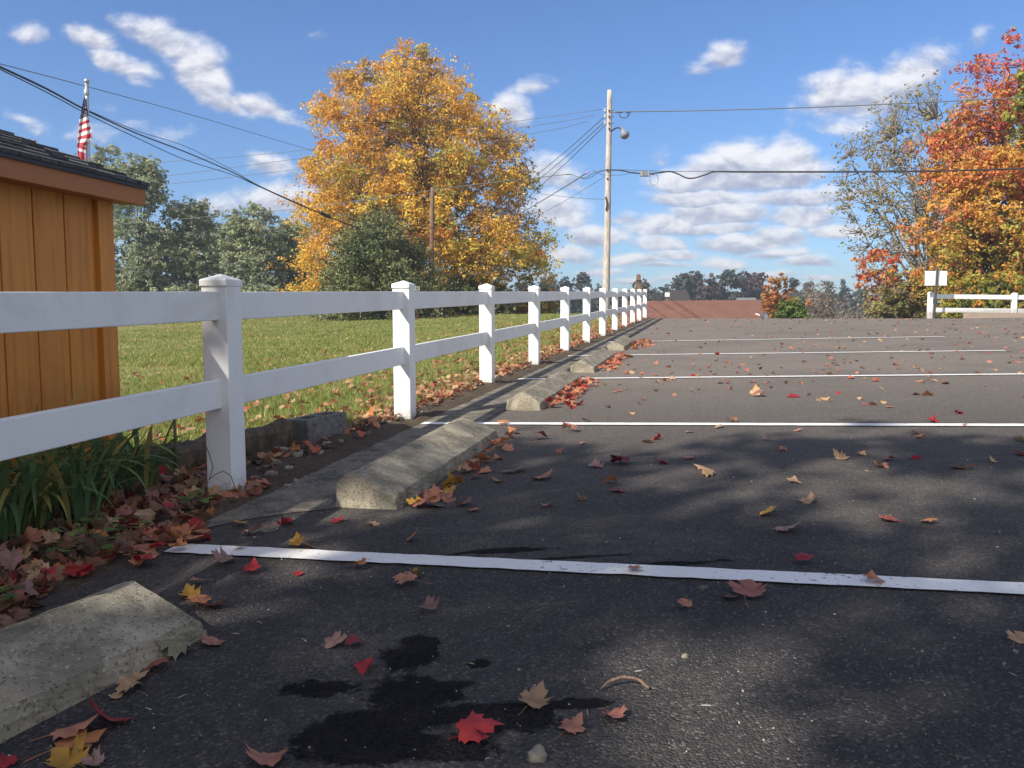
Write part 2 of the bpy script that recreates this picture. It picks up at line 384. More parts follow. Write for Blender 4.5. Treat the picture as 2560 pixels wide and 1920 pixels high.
SHINGLE = material('grey_asphalt_shingle', f_shingle)
def f_redroof(t):
    p = t.N('ShaderNodeTexCoord').outputs['Object']
    br = t.N('ShaderNodeTexBrick', {'Vector': p, 'Color1': (.150, .074, .054, 1), 'Color2': (.180, .090, .066, 1), 'Mortar': (.125, .060, .045, 1), 'Scale': 1., 'Mortar Size': .006, 'Brick Width': .22, 'Row Height': .14})
    n = t.noise(p, .9, 5, .6)
    c = t.mix(1., br.outputs[0], t.ramp(n, [(.3, .85), (.7, 1.15)]), 'MULTIPLY')
    return princ(t, c, .9, t.noise(p, 40, 3), .3, .01, .2)
REDROOF = material('red_brown_shingle', f_redroof)
def f_bark(c1, c2):
    def fn(t):
        p = geo(t); st = t.N('ShaderNodeVectorMath', {0: p, 1: (1., 1., .15)}, operation='MULTIPLY').outputs[0]
        n = t.noise(st, 14, 6, .7, .5); c = t.mix(t.maprange(n, .3, .7), c1, c2); return princ(t, c, .9, n, .8, .03, .2)
    return fn
BARK = material('dark_bark', f_bark((.035, .028, .022), (.11, .09, .07))); GBARK = material('grey_bark', f_bark((.17, .145, .125), (.36, .32, .28)))
REDBARK = material('reddish_bark', f_bark((.06, .025, .018), (.14, .06, .04)))
POLEW = material('weathered_pole_wood', f_bark((.33, .28, .24), (.60, .54, .48)))
OLDWOOD = material('old_brown_wood', f_bark((.12, .07, .045), (.27, .18, .13)))
TIMBER = material('rotting_timber', f_bark((.05, .038, .028), (.16, .12, .09)))
STEEL = simple('galvanised_steel', (.45, .47, .48), .4, .15, 30, .6); DARKM = simple('dark_metal', (.04, .04, .045), .5, .2, 30, .3)
CABLE = simple('black_cable', (.018, .018, .02), .6, .1, 30); GCABLE = simple('grey_wire', (.11, .13, .13), .6, .1, 30)
WHITEP = simple('white_paint', (.78, .78, .74), .5, .06, 15); GREYBOX = simple('grey_plastic_box', (.20, .22, .23), .5, .1, 20)
DISHM = simple('grey_dish', (.24, .26, .29), .5, .1, 12); SIGNB = simple('white_sign_back', (.80, .80, .76), .45, .05, 8)
GREENBOX = simple('green_painted_box', (.05, .13, .10), .5, .1, 8); CURB = simple('tan_curb', (.34, .26, .20), .85, .2, 6)
PINK = simple('pink_tape', (.75, .2, .35), .5, .05, 8); PINKB = simple('glass_porcelain', (.5, .55, .56), .2, .1, 8)
STONE = material('field_stone', f_conc((.14, .125, .10), (.36, .32, .24), 60, .3))
HILLM = simple('dark_wooded_hill', (.055, .062, .058), .95, .5, .12)

# ------------------------------------------------------------ setting: ground, lot, strips, lines
def nonuni(segs):
    out = []
    for a, b, n in segs: out += list(np.linspace(a, b, n, endpoint=False))
    out.append(segs[-1][1]); return np.array(out)
def ground_z(X, Y):
    s, t = st_of(X, Y); z = gh(X, Y); z = z-.10*sm(t, .15, .5)
    d = np.hypot(X, Y); z = z+np.where(t < -.3, .012*np.sin(X*3.1+1)*np.sin(Y*2.3), 0)*sm(-t, .3, 1.5)
    return z
o = grid(nonuni([(-420, -60, 30), (-60, -12, 40), (-12, 12, 120), (12, 60, 40), (60, 420, 30)]), nonuni([(-60, 0, 30), (0, 14, 100), (14, 70, 112), (70, 160, 30), (160, 600, 30)]), ground_z).build('ground', LAWN, smooth=True)
tag(o, kind='structure')
rs = np.random.RandomState(3)
ss = nonuni([(-14, -2, 12), (-2, 6, 60), (6, 45, 130)]); tt = nonuni([(.16, 3, 16), (3, 40, 60)])
edge = .03*np.sin(ss*5)+.03*rs.randn(len(ss))*.5
SG, TG = np.meshgrid(ss, tt, indexing='ij')
TG = TG+edge[:, None]*(1-sm(TG, .16, .5))
X, Y = xy_of(SG, TG); Z = gh(X, Y)+.004
v = np.stack([X, Y, Z], -1).reshape(-1, 3); n2 = len(tt)
i = np.arange(len(ss)-1)[:, None]*n2; j = np.arange(n2-1)[None]
f_ = np.stack([i+j, i+j+1, i+n2+j+1, i+n2+j], -1).reshape(-1, 4)
tag(MB().add(v, f_[:, ::-1]).build('parking_lot', ASPH, smooth=True), kind='structure')
def ribbon(name, s0, s1, t0, t1, dz, m, along='s', n=60, jit=0., skirt=0):
    """flat strip following the ground"""
    if along == 's':
        a = np.linspace(s0, s1, n); k = 4; b = np.linspace(t0, t1, k); A, B = np.meshgrid(a, b, indexing='ij')
        if jit: A[0] += np.array([-.35, -.12, .02, .10]); A = np.maximum.accumulate(A, axis=0)
        if jit: B = B+np.stack([jit*rs.randn(n), np.zeros(n), np.zeros(n), jit*rs.randn(n)], 1)
    else:
        b = np.linspace(t0, t1, n); a = np.linspace(s0, s1, 3); k = 3; B, A = np.meshgrid(b, a, indexing='ij')
        if jit: A = A+np.stack([jit*rs.randn(n), np.zeros(n), jit*rs.randn(n)], 1)
    X, Y = xy_of(A, B); Z = gh(X, Y)+dz
    v = np.stack([X, Y, Z], -1).reshape(-1, 3)
    i = np.arange(n-1)[:, None]*k; j = np.arange(k-1)[None]
    f = np.stack([i+j, i+j+1, i+k+j+1, i+k+j], -1).reshape(-1, 4)
    if along == 's': f = f[:, ::-1]
    return tag(MB().add(v, f).build(name, m, smooth=True), kind='structure')
ribbon('concrete_strip', -.25, 30, .13, .60, .0075, STRIP, n=160, jit=.008)
# soil between the strip and the lawn, lumpy
ss = np.linspace(-4.5, 30, 420); tt = np.linspace(-1.0, .2, 18)
SG, TG = np.meshgrid(ss, tt, indexing='ij')
X, Y = xy_of(SG, TG)
wid = np.interp(SG, [-4.5, .4, 1.8, 3., 8, 30], [1.3, 1.15, .55, .32, .25, .2])     # how far the bare soil reaches into the lawn
lump = sum(np.sin(X*a+p)*np.sin(Y*b+q) for a, b, p, q in ((9, 7, 0, 1), (17, 13, 2, 0), (31, 27, 1, 3)))*.012
Z = gh(X, Y)+.022+lump*sm(TG, .2, .0)-.09*sm(-TG-wid, -.08, .10)-.04*sm(TG, .08, .2)
v = np.stack([X, Y, Z], -1).reshape(-1, 3); n2 = len(tt); i = np.arange(len(ss)-1)[:, None]*n2; j = np.arange(n2-1)[None]
tag(MB().add(v, np.stack([i+j, i+j+1, i+n2+j+1, i+n2+j], -1).reshape(-1, 4)[:, ::-1]).build('soil', SOIL, smooth=True), kind='structure')
# painted lines: left point, mid, right (display px) -> world
LINES = [((372, 1189), (2212, 1278.5), None), ((912, 917), (2212, 921.5), None), ((1120, 820.5), (2212, 810), None), ((1222, 769.5), (2172, 758.5), 1), ((1288, 740), (2040, 728), 1)]
for k, (a, b, end) in enumerate(LINES):
    A = gd(*a)[:2]; B = gd(*b)[:2]; dd = (B-A)/np.linalg.norm(B-A); L = np.linalg.norm(B-A)
    if end is None: B = A+dd*6.3; L = 6.3
    nn = np.array([-dd[1], dd[0]]); n = 120; q = np.linspace(0, L, n)
    wv_ = [.105, .10, .10, .105, .105][k]/2
    v = []
    for u_ in q:
        c = A+dd*u_
        for w_ in (-wv_+rs.randn()*.0022, wv_+rs.randn()*.0022):
            p = c+nn*w_; v.append((p[0], p[1], float(gh(*p))+.0115))
    f = [(2*i, 2*i+2, 2*i+3, 2*i+1) for i in range(n-1)]
    tag(MB().add(v, f).build('painted_line', PAINT), kind='structure')
# distant land
o = grid(np.linspace(-500, 600, 90), nonuni([(150, 420, 24)]), lambda X, Y: -8+sm(Y, 150, 240)*(9.0+2.2*np.sin(X*.013+1)+1.2*np.sin(X*.031)+6*sm(X, 40, 130)*0+3.0*sm(X, 60, 110))).build('hills', HILLM, smooth=True); tag(o, kind='structure')

# ------------------------------------------------------------ fence
def box_st(mb, s0, s1, t0, t1, z0a, z1a, z0b=None, z1b=None):
    """box in fence coordinates, heights may differ at the two ends (absolute z)"""
    z0b = z0a if z0b is None else z0b; z1b = z1a if z1b is None else z1b
    v = []
    for (s, z0, z1) in ((s0, z0a, z1a), (s1, z0b, z1b)):
        for t in (t0, t1):
            x, y = xy_of(s, t); v += [(x, y, z0), (x, y, z1)]
    return mb.add(v, [(0, 2, 3, 1), (4, 5, 7, 6), (0, 1, 5, 4), (2, 6, 7, 3), (1, 3, 7, 5), (0, 4, 6, 2)])
PW = .127
def post_cap(mb, s, t, z, half=.0695, S_=None):
    x, y = (s, t)
    return mb
fence = thing('rail_fence', 'long white two rail vinyl fence running along the left side of the parking lot', 'fence', P3(0, -.06))
posts = []
for i in range(-1, 12):
    s = 2.44*i; zg = gst(s, 0.)
    if i >= 8: zg += [.0, .0, -.0, .0][i-8]
    zt = zg+1.037
    posts.append((s, zg))
    mb = MB(); box_st(mb, s, s+PW, -.139, 0, zg-.15, zt+.01)
    p = bevel(mb.build('post', VINYL, fence), .006)
    mb = MB(); c = np.array([*xy_of(s+PW/2, -.0695), 0]); h = PW/2+.009
    ring = []
    for z, hh in ((zt-.008, h), (zt+.022, h), (zt+.026, h-.004), (zt+.052, .004)):
        ring += [c+FR@np.array([a*hh, b*hh, 0])+np.array([0, 0, z]) for a, b in ((-1, -1), (1, -1), (1, 1), (-1, 1))]
    fs = [(0, 3, 2, 1), (12, 13, 14, 15)]
    for r_ in range(3): fs += [(r_*4+q, r_*4+(q+1) % 4, r_*4+4+(q+1) % 4, r_*4+4+q) for q in range(4)]
    mb.poly(ring, fs); cp = mb.build('cap', VINYL, p, origin=None)
    cp.location = (0, 0, 0)
    bevel(cp, .003)
for (sa, za), (sb, zb) in zip(posts[:-1], posts[1:]):
    for z0, z1 in ((.866, 1.004), (.442, .580)):
        mb = MB(); box_st(mb, sa+PW-.03, sb+.03, -.086, -.047, za+z0, za+z1, zb+z0, zb+z1)
        bevel(mb.build('rail', VINYL, fence), .004)

# fence at the right, standing beyond the crest
rf = thing('rail_fence', 'short white two rail fence in front of the orange maple on the right', 'fence', at(2325, 800, 25.6))
zR = .69
rp = [np.array([at(2325+210*k, 760, 25.6+.25*k)[0], 25.6+.25*k]) for k in range(5)]
for k, q in enumerate(rp):
    z = zR-.03*k
    mb = MB(); mb.box((q[0], q[1], z+.47), (PW, PW, 1.13)); p = bevel(mb.build('post', VINYL, rf), .006)
    mb = MB(); mb.box((q[0], q[1], z+1.037), (PW+.012, PW+.012, .04)); mb.box((q[0], q[1], z+1.069), (PW, PW, .024), taper=.2); cp = mb.build('cap', VINYL, p); cp.location = (0, 0, 0)
for k in range(4):
    a, b = rp[k], rp[k+1]; m = (a+b)/2; L = np.linalg.norm(b-a)-PW+.03; ang = math.atan2(b[1]-a[1], b[0]-a[0]); tilt = math.atan2(-.03, 2.6)
    M = ZR(ang)@np.array([[math.cos(tilt), 0, -math.sin(tilt)], [0, 1, 0], [math.sin(tilt), 0, math.cos(tilt)]])
    for zc in (.935, .51):
        MB().box((m[0], m[1], zR-.03*k-.015+zc), (L, .04, .14), M).build('rail', VINYL, rf)
# curb behind it
q = at(2480, 800, 23.5)
c_ = MB().box((q[0]+6, q[1], float(gh(q[0]+6, q[1]))+.03), (13.5, .3, .42)); 
tag(c_.build('tan_curb', CURB), 'low tan kerb wall at the lot edge under the right hand white fence', 'kerb')

# ------------------------------------------------------------ wheel stops
def stop(s0, s1, tc_, kind, label, seed, z=.14, rot=0.):
    r_ = np.random.RandomState(seed)
    sec = {'a': [(-.155, 0), (-.155, .105), (-.115, .138), (-.07, .142), (.145, .066), (.16, .0)],
           'b': [(-.155, 0), (-.15, .075), (-.045, .145), (-.01, .146), (.135, .066), (.155, 0)]}[kind]
    n = 46; ss = np.linspace(s0, s1, n); v = []
    # refine section
    pts = []
    for a, b in zip(sec[:-1], sec[1:]):
        for q in np.linspace(0, 1, 7)[:-1]: pts.append((a[0]+(b[0]-a[0])*q, a[1]+(b[1]-a[1])*q))
    pts.append(sec[-1]); m = len(pts)
    for i_, s in enumerate(ss):
        e = min(s-s0, s1-s); cut = max(0, .022-e*1.2)
        for (t, z_) in pts:
            t2 = t*(1-cut*2); zz = max(0, z_-cut*(.9 if z_ > .03 else 0)); jt = r_.randn(2)*.0016
            s_ = s+(.0 if 0 < i_ < n-1 else (.035 if i_ == 0 else -.03)*(z_/.14))
            x, y = xy_of(s_-t2*rot, tc_+t2+jt[0]+(s-(s0+s1)/2)*rot); v.append((x, y, gst(s_, tc_)+zz+jt[1]-.0+.004))
    f = []
    for a in range(n-1):
        for b in range(m-1): f.append((a*m+b, (a+1)*m+b, (a+1)*m+b+1, a*m+b+1))
    mb = MB(); mb.add(v, f); mb.f.append(np.array([list(range(m))])); mb.f.append(np.array([[(n-1)*m+q for q in range(m)][::-1]]))
    o = mb.build('wheel_stop', CONC, smooth=False); tag(o, label, 'wheel stop', 'concrete wheel stops along the fence')
    return o
STOPS = [(-3.25, -1.46, .545, 'a', 'speckled concrete wheel stop cut off by the left edge, nearest the camera'),
         (-.12, 1.70, .745, 'a', 'concrete wheel stop with dark stained near end beside the nearest full white post'),
         (3.0, 5.12, .77, 'b', 'wheel stop with a thick bank of red leaves, just beyond the second white line'),
         (6.22, 8.5, .765, 'b', 'concrete wheel stop between the third and fourth white lines'),
         (10.0, 11.95, .745, 'b', 'smallest and farthest concrete wheel stop, with leaves at its right side')]
for k, (a, b, t, kd, lb) in enumerate(STOPS): stop(a, b, t, kd, lb, k, rot=.19 if k == 0 else 0.)

# ------------------------------------------------------------ shed
shp = P3(.35, -.92); sz0 = .0
shed = thing('shed', 'orange stained wooden shed with grey shingle roof at the left edge', 'shed', (shp[0], shp[1], sz0))
K_ = .793; SE = -3.475+4.82*K_; SW = -3.0; TW = 2.24-3.99*K_; DEP = 1.02
def fobj(mb, name, m, parent=shed): return mb.build(name, m, parent)
wall_z0, wall_z1 = -.08, .9281+.872*K_
def fbox(s0, s1, t0, t1, z0, z1): return box_st(MB(), s0, s1, t0, t1, z0, z1)
gl = [SE-.155*K_]; 
while gl[-1] > SW: gl.append(gl[-1]-.2475*K_)
# front wall boards: one board between each pair of grooves, joined in one mesh
mb = MB(); prev = SE-.13
edges = gl
for a, b in zip(edges[1:], edges[:-1]):
    box_st(mb, a+.006, b-.004, TW-.02, TW, wall_z0, wall_z1)
box_st(mb, SW, SE-.02, TW-.05, TW-.009, wall_z0, wall_z1)
o = fobj(mb, 'siding', SIDING); bevel(o, .002, 1)
fobj(fbox(SE-.105, SE+.005, TW-.01, TW+.022, wall_z0, wall_z1-.002), 'corner_board', SIDING)
fobj(fbox(SE-.003, SE+.024, TW-.10, TW-.012, wall_z0, wall_z1-.002), 'corner_board', SIDING)
mb = fbox(SE-.045, SE, TW-DEP, TW-.052, wall_z0, wall_z1+.0); box_st(mb, SW, SW+.04, TW-DEP, TW-.052, wall_z0, wall_z1); box_st(mb, SW, SE-.05, TW-DEP-.04, TW-DEP-.003, wall_z0, wall_z1)
fobj(mb, 'wall', SIDING)
# gable triangle at the far end
SL = .36; EZ = .9281+.945*K_; ET = 2.24-3.79*K_; RT = TW-DEP-.12; RZ = EZ+SL*(ET-RT); S1 = SE+.145*K_
v = [(*xy_of(SE-.01, TW-.03), wall_z1), (*xy_of(SE-.01, TW-DEP), wall_z1), (*xy_of(SE-.01, TW-DEP), RZ-.12)]; v += [(*xy_of(SE-.04, q), z) for q, z in ((TW-.03, wall_z1), (TW-DEP, wall_z1), (TW-DEP, RZ-.12))]
mb = MB(); mb.poly(v, [(0, 1, 2), (5, 4, 3), (0, 3, 4, 1), (1, 4, 5, 2), (2, 5, 3, 0)]); fobj(mb, 'gable', SIDING)
mb = MB(); ncr = 9; run = ET+.015-RT
for k in range(ncr):
    ta = ET+.015-run*k/ncr; tb = ET+.015-run*(k+1)/ncr-.02; za = EZ+SL*(ET-ta); zb = EZ+SL*(ET-tb)
    nb_ = 26; cuts = np.linspace(SW-.1, S1, nb_+1); cuts[1:-1] += rs.uniform(-.02, .02, nb_-1)
    for q in range(nb_):
        v = []; lift = rs.uniform(0, .006)
        for s in (cuts[q]+.0015, cuts[q+1]-.0015):
            for t, z in ((ta+lift, za-.010), (ta+lift, za+.007+lift), (tb, zb-.002), (tb, zb-.018)): v.append((*xy_of(s, t), z))
        mb.poly(v, [(0, 4, 5, 1), (1, 5, 6, 2), (2, 6, 7, 3), (3, 7, 4, 0), (0, 1, 2, 3), (7, 6, 5, 4)])
fobj(mb, 'shingles', SHINGLE)
v = []
for s in (SW-.1, S1-.01):
    for t, z in ((ET, EZ-.032), (ET, EZ-.014), (RT, RZ-.014), (RT, RZ-.032)): v.append((*xy_of(s, t), z))
mb = MB(); mb.poly(v, [(0, 4, 5, 1), (1, 5, 6, 2), (2, 6, 7, 3), (3, 7, 4, 0), (0, 1, 2, 3), (7, 6, 5, 4)]); fobj(mb, 'roof_deck', SHINGLE)
fobj(fbox(SW-.1, S1-.015, ET-.022, ET-.003, EZ-.12, EZ-.034), 'fascia', FASCIA)
fobj(fbox(SW-.1, S1-.012, ET-.002, ET+.011, EZ-.034, EZ-.012), 'drip_edge', DARKM)
fobj(fbox(SW-.1, S1-.016, TW+.003, ET-.023, EZ-.112, EZ-.104), 'soffit', FASCIA)
v = []
for s in (S1-.04, S1-.015):
    for t, z in ((ET-.023, EZ-.03), (RT, RZ-.034), (RT, RZ-.12), (ET-.023, EZ-.116)): v.append((*xy_of(s, t), z))
mb = MB(); mb.poly(v, [(0, 1, 2, 3), (7, 6, 5, 4), (0, 4, 5, 1), (1, 5, 6, 2), (2, 6, 7, 3), (3, 7, 4, 0)]); fobj(mb, 'rake_board', FASCIA)

# ------------------------------------------------------------ foliage
def leafcloud(mb, cen, size, col, nrm_bias=None, jitter=.22, aspect=1.5, flat=.35):
    """one little kite per centre"""
    n = len(cen); d1 = RS.randn(n, 3)
    nr = RS.randn(n, 3)
    if nrm_bias is not None: nr = nr*.8+nrm_bias
    nr /= np.linalg.norm(nr, axis=1)[:, None]+1e-9
    a = np.cross(nr, d1); a /= np.linalg.norm(a, axis=1)[:, None]+1e-9; b = np.cross(nr, a)
    sz = (size*(1+RS.uniform(-.4, .5, n)))[:, None]
    v = np.stack([cen-a*sz*.5*aspect, cen-b*sz*.42-a*sz*.05, cen+a*sz*.5*aspect+nr*sz*.12, cen+b*sz*.42-a*sz*.05], 1).reshape(-1, 3)
    f = np.arange(4*n).reshape(-1, 4)
    c = col*(1+RS.uniform(-jitter, jitter, (n, 1)))*(1+RS.uniform(-.10, .10, (n, 3))); mixm = RS.rand(n) < .22; c[mixm] = c[RS.permutation(n)][mixm]
    c = np.repeat(np.clip(c, 0, .9), 4, axis=0)
    mb.add(v, f, c)
def bez(a, b, bend, n=7):
    t = np.linspace(0, 1, n)[:, None]; m = (a+b)/2+bend; return (1-t)**2*a+2*t*(1-t)*m+t**2*b
def crown_tree(name, label, cat, base, prof, palette, bark=BARK, ry=.85, n_cl=300, per=90, leaf=.16, cl_r=.8, trunk_r=.35, group=None, shell=.5, split=.25, limbs=14, twigs=200, lean=0, mat=FOL, maxry=99, part='foliage', seed=0, flat=.7, twig_r=.02, gaps=.12, zbase=None):
    """prof = [(z, xleft, xright)] absolute heights, metres"""
    global RS
    RS = np.random.RandomState(seed+100)
    prof = np.array(sorted(prof)); z0, z1 = prof[0, 0], prof[-1, 0]
    root = thing(name, label, cat, base, group)
    zz = np.linspace(z0, z1, 200); l = np.interp(zz, prof[:, 0], prof[:, 1]); r = np.interp(zz, prof[:, 0], prof[:, 2])
    wt = (r-l)**1.35; cdf = np.cumsum(wt)/wt.sum()
    cz = np.interp(RS.rand(n_cl), cdf, zz); cl_ = np.interp(cz, zz, l); cr_ = np.interp(cz, zz, r)
    th = RS.rand(n_cl)*2*np.pi; rr = RS.rand(n_cl)**shell
    rx = np.maximum((cr_-cl_)/2-cl_r*.28, .15)
    C = np.stack([(cl_+cr_)/2+rx*rr*np.cos(th), base[1]+np.minimum(rx*ry, maxry)*rr*np.sin(th), cz], 1)
    # push out shapeless middle: remove clusters near random voids
    for q in range(int(n_cl*gaps/6)):
        p = C[RS.randint(len(C))]; dd = np.linalg.norm(C-p, axis=1); C = C[(dd > cl_r*1.25)] if (dd > cl_r*1.25).sum() > max(8, n_cl*.35) else C
    ctr = np.array([base[0], base[1], z0+(z1-z0)*.4])
    # wood
    wood = MB(); tz = z0+(z1-z0)*split
    top = np.array([np.interp(z1, prof[:, 0], (prof[:, 1]+prof[:, 2])/2), base[1], z0+(z1-z0)*.86])
    tr = bez(np.array(base, float)+np.array([0, 0, -.2]), top, RS.randn(3)*.4+np.array([lean, 0, 0]), 12)
    rad = np.interp(np.linspace(0, 1, 12), [0, .06, .3, 1], [trunk_r*1.35, trunk_r, trunk_r*.75, trunk_r*.12]); wood.tube(tr, rad, 9)
    nodes = [tr[4:]]
    for k in range(limbs):
        t0 = RS.uniform(.18, .7); ip = int(t0*11); p = tr[ip]
        up = C[C[:, 2] > p[2]+.2] if (C[:, 2] > p[2]+.2).sum() > 3 else C
        q = up[RS.randint(len(up))]; q = p+(q-p)*RS.uniform(.7, .95)
        lb = bez(p, q, np.array([0, 0, -.12*np.linalg.norm(q-p)*RS.uniform(.2, 1.2)])+RS.randn(3)*.25, 9)
        wood.tube(lb, np.linspace(max(.035, trunk_r*.45*(1-t0)), .02, 9), 6); nodes.append(lb[2:])
    ND = np.concatenate(nodes)
    for k in RS.permutation(len(C))[:twigs]:
        c = C[k]; dd = np.linalg.norm(ND-c, axis=1)+np.maximum(ND[:, 2]-c[2], 0)*1.5; p = ND[dd.argmin()]
        wood.tube(bez(p, c, np.array([0, 0, -.1])+RS.randn(3)*.12*np.linalg.norm(c-p), 5), np.linspace(twig_r*1.6, twig_r*.5, 5), 4, cap=False)
    wood.build('trunk', bark, root, smooth=True)
    mb = MB(); n = len(C)
    reps = np.maximum(3, RS.poisson(per, n)); idx = np.repeat(np.arange(n), reps); m = len(idx)
    sc_ = np.repeat(RS.uniform(.6, 1.35, n), reps)[:, None]
    ns = max(2, int(per/13)); subc = RS.randn(n, ns, 3)*np.array([1, 1, flat])*cl_r*.5; pickc = RS.randint(0, ns, m)
    off = (subc[idx, pickc]+RS.randn(m, 3)*np.array([1, 1, .7])*cl_r*.17)*sc_
    L = C[idx]+off
    hfrac = (C[:, 2]-z0)/(z1-z0); rad_ = rr[:1].mean()
    pal = palette(hfrac, C, RS)[idx]
    bias = off/(np.linalg.norm(off, axis=1)[:, None]+1e-6)*.5+np.array([0, 0, .55])
    leafcloud(mb, L, leaf, pal, bias)
    mb.build(part, mat, root)
    return root, C
def pick(cols, probs, RSx, n):
    idx = np.array([RSx.choice(len(cols), p=p/p.sum()) for p in probs]) if probs.ndim == 2 else RSx.choice(len(cols), n, p=probs/probs.sum())
    return np.array(cols)[idx]
def prof_px(rows, Y, sc=D2):
    out = []
    for (py, l, r) in rows:
        a = at(l*sc, py*sc, Y); b = at(r*sc, py*sc, Y); out.append((a[2], a[0], b[0]))
    return out
def gbase(px, Y, sc=D2):
    x = at(px*sc, 790, Y)[0]; return (x, Y, float(gh(x, Y)))

# big maple
def pal_maple(h, C, r):
    x = (C[:, 0]-C[:, 0].mean())/8
    P = np.stack([np.clip(.25+h*.9-x*.15, .05, 2), np.clip(.9-h*.35, .1, 1), np.clip(.55-h*.45, .03, 1), np.full(len(h), .10), np.clip(.12+x*.2+h*.1, .02, 1)], 1)
    return pick([(.68, .37, .06), (.76, .50, .075), (.44, .41, .08), (.64, .29, .06), (.38, .22, .08)], P, r, len(h))
YM = 53
crown_tree('maple_tree', 'tall golden orange maple standing alone behind the lawn', 'tree', gbase(890, YM),
    prof_px([(96, 872, 902), (114, 852, 928), (138, 800, 955), (165, 742, 990), (205, 706, 1036), (240, 672, 1076), (300, 656, 1130), (350, 645, 1148), (400, 640, 1160), (450, 640, 1168), (500, 648, 1186), (530, 650, 1205), (560, 640, 1228), (600, 622, 1205), (635, 625, 1150), (668, 690, 1100)], YM),
    pal_maple, BARK, ry=.8, n_cl=1250, per=190, leaf=.112, cl_r=.9, trunk_r=.48, shell=.55, split=.15, limbs=34, twigs=420, maxry=6.2, seed=1, gaps=.30, twig_r=.025)

# cedar in front of it
def pal_cedar(h, C, r): return pick([(.14, .165, .06), (.20, .215, .085), (.085, .105, .05), (.25, .24, .11)], np.array([3, 2, 2, 1.]), r, len(h))
crown_tree('cedar_tree', 'broad dark green cedar in front of the golden maple', 'tree', gbase(830, 43),
    prof_px([(462, 838, 850), (478, 822, 878), (498, 750, 900), (512, 742, 908), (535, 738, 930), (560, 705, 935), (600, 700, 962), (640, 685, 958), (688, 695, 968)], 43),
    pal_cedar, BARK, ry=.8, n_cl=330, per=330, leaf=.085, cl_r=.75, trunk_r=.2, shell=.45, limbs=10, twigs=100, seed=2, flat=1.2, mat=NEEDLE, gaps=.3)

# grey-green trees on the left
def pal_green(h, C, r): return pick([(.27, .32, .18), (.36, .39, .21), (.20, .25, .16), (.42, .42, .25), (.32, .34, .25)], np.array([3, 3, 2, 1.2, 2]), r, len(h))
LT = [(215, 66, [(312, 190, 240), (345, 150, 275), (400, 140, 290), (500, 130, 300), (640, 150, 290)], 'tall thin topped green tree rising above the shed roof beside the flagpole'),
      (312, 62, [(345, 285, 330), (370, 272, 345), (410, 262, 352), (470, 255, 365), (600, 250, 368), (668, 265, 360)], 'tall grey green tree just right of the shed roof corner'),
      (40, 60, [(291, 35, 60), (320, 20, 85), (420, -20, 110), (600, -30, 120)], 'orange tipped tree top peeking over the shed ridge'),
      (402, 64, [(436, 395, 425), (448, 362, 455), (480, 345, 468), (520, 340, 475), (600, 340, 475), (668, 350, 470)], 'rounded green tree second from the shed corner'),
      (478, 70, [(462, 468, 490), (480, 450, 520), (520, 430, 525), (580, 430, 530), (668, 440, 520)], 'narrow dark green tree midway between shed and golden maple'),
      (548, 63, [(448, 530, 568), (462, 505, 588), (490, 485, 605), (540, 480, 615), (600, 480, 618), (668, 490, 605)], 'bushy green tree above the gap right of the nearest white post'),
      (632, 67, [(478, 598, 640), (500, 580, 680), (540, 565, 700), (640, 565, 700), (672, 580, 690)], 'low green tree beside the left edge of the golden maple')]
for k, (cx, Yk, rows, lb) in enumerate(LT):
    pf = pal_green
    if k == 2: pf = lambda h, C, r: pick([(.55, .25, .05), (.3, .2, .06)], np.array([2, 1.]), r, len(h))
    crown_tree('broadleaf_tree', lb, 'tree', gbase(cx, Yk), prof_px(rows, Yk), pf, GBARK if k % 2 == 0 else BARK, ry=.8, n_cl=[230, 380, 60, 330, 230, 340, 300][k], per=105, leaf=.15, cl_r=.66, trunk_r=.2, group='green trees behind the lawn',
               shell=.6, limbs=16, twigs=110, seed=10+k, gaps=.18 if k else .4, twig_r=.02)
# right-hand trees
def pal_right(h, C, r):
    P = np.stack([np.clip((h-.52)*3, .01, 2), np.clip(1.3-abs(h-.50)*4, .15, 2), np.clip(1.2-abs(h-.3)*3, .1, 2), np.clip(1.1-h*2.2, .05, 2), np.full(len(h), .08)], 1)
    return pick([(.55, .13, .11), (.66, .24, .085), (.64, .37, .07), (.42, .39, .08), (.22, .25, .07)], P, r, len(h))
crown_tree('maple_tree', 'large red and orange maple turning yellow low down at the right edge', 'tree', gbase(2090, 37),
    prof_px([(52, 2200, 2235), (75, 2140, 2250), (120, 2110, 2280), (170, 2070, 2330), (220, 2050, 2350), (290, 2020, 2370), (380, 2000, 2390), (440, 1970, 2400), (520, 1950, 2400), (600, 1960, 2400), (672, 2005, 2380)], 37),
    pal_right, REDBARK, ry=.7, n_cl=900, per=190, leaf=.10, cl_r=.68, trunk_r=.30, shell=.5, split=.1, limbs=30, twigs=320, seed=30, gaps=.42, maxry=4)
def pal_lime(h, C, r): return pick([(.30, .30, .06), (.22, .26, .06), (.42, .36, .06)], np.array([2, 2, 1.]), r, len(h))
crown_tree('broadleaf_tree', 'yellow green leaved branches at the top right edge in front of the red maple', 'tree', gbase(2330, 31),
    prof_px([(150, 2215, 2300), (180, 2185, 2400), (230, 2180, 2440), (260, 2200, 2440), (330, 2235, 2440)], 31),
    pal_lime, BARK, ry=.7, n_cl=140, per=90, leaf=.12, cl_r=.6, trunk_r=.25, shell=.6, limbs=12, twigs=60, seed=31, gaps=.2)
def pal_olive(h, C, r): return pick([(.30, .25, .11), (.38, .31, .17), (.30, .29, .09), (.25, .20, .12), (.42, .36, .12)], np.array([3, 2, 2, 1.5, .7]), r, len(h))
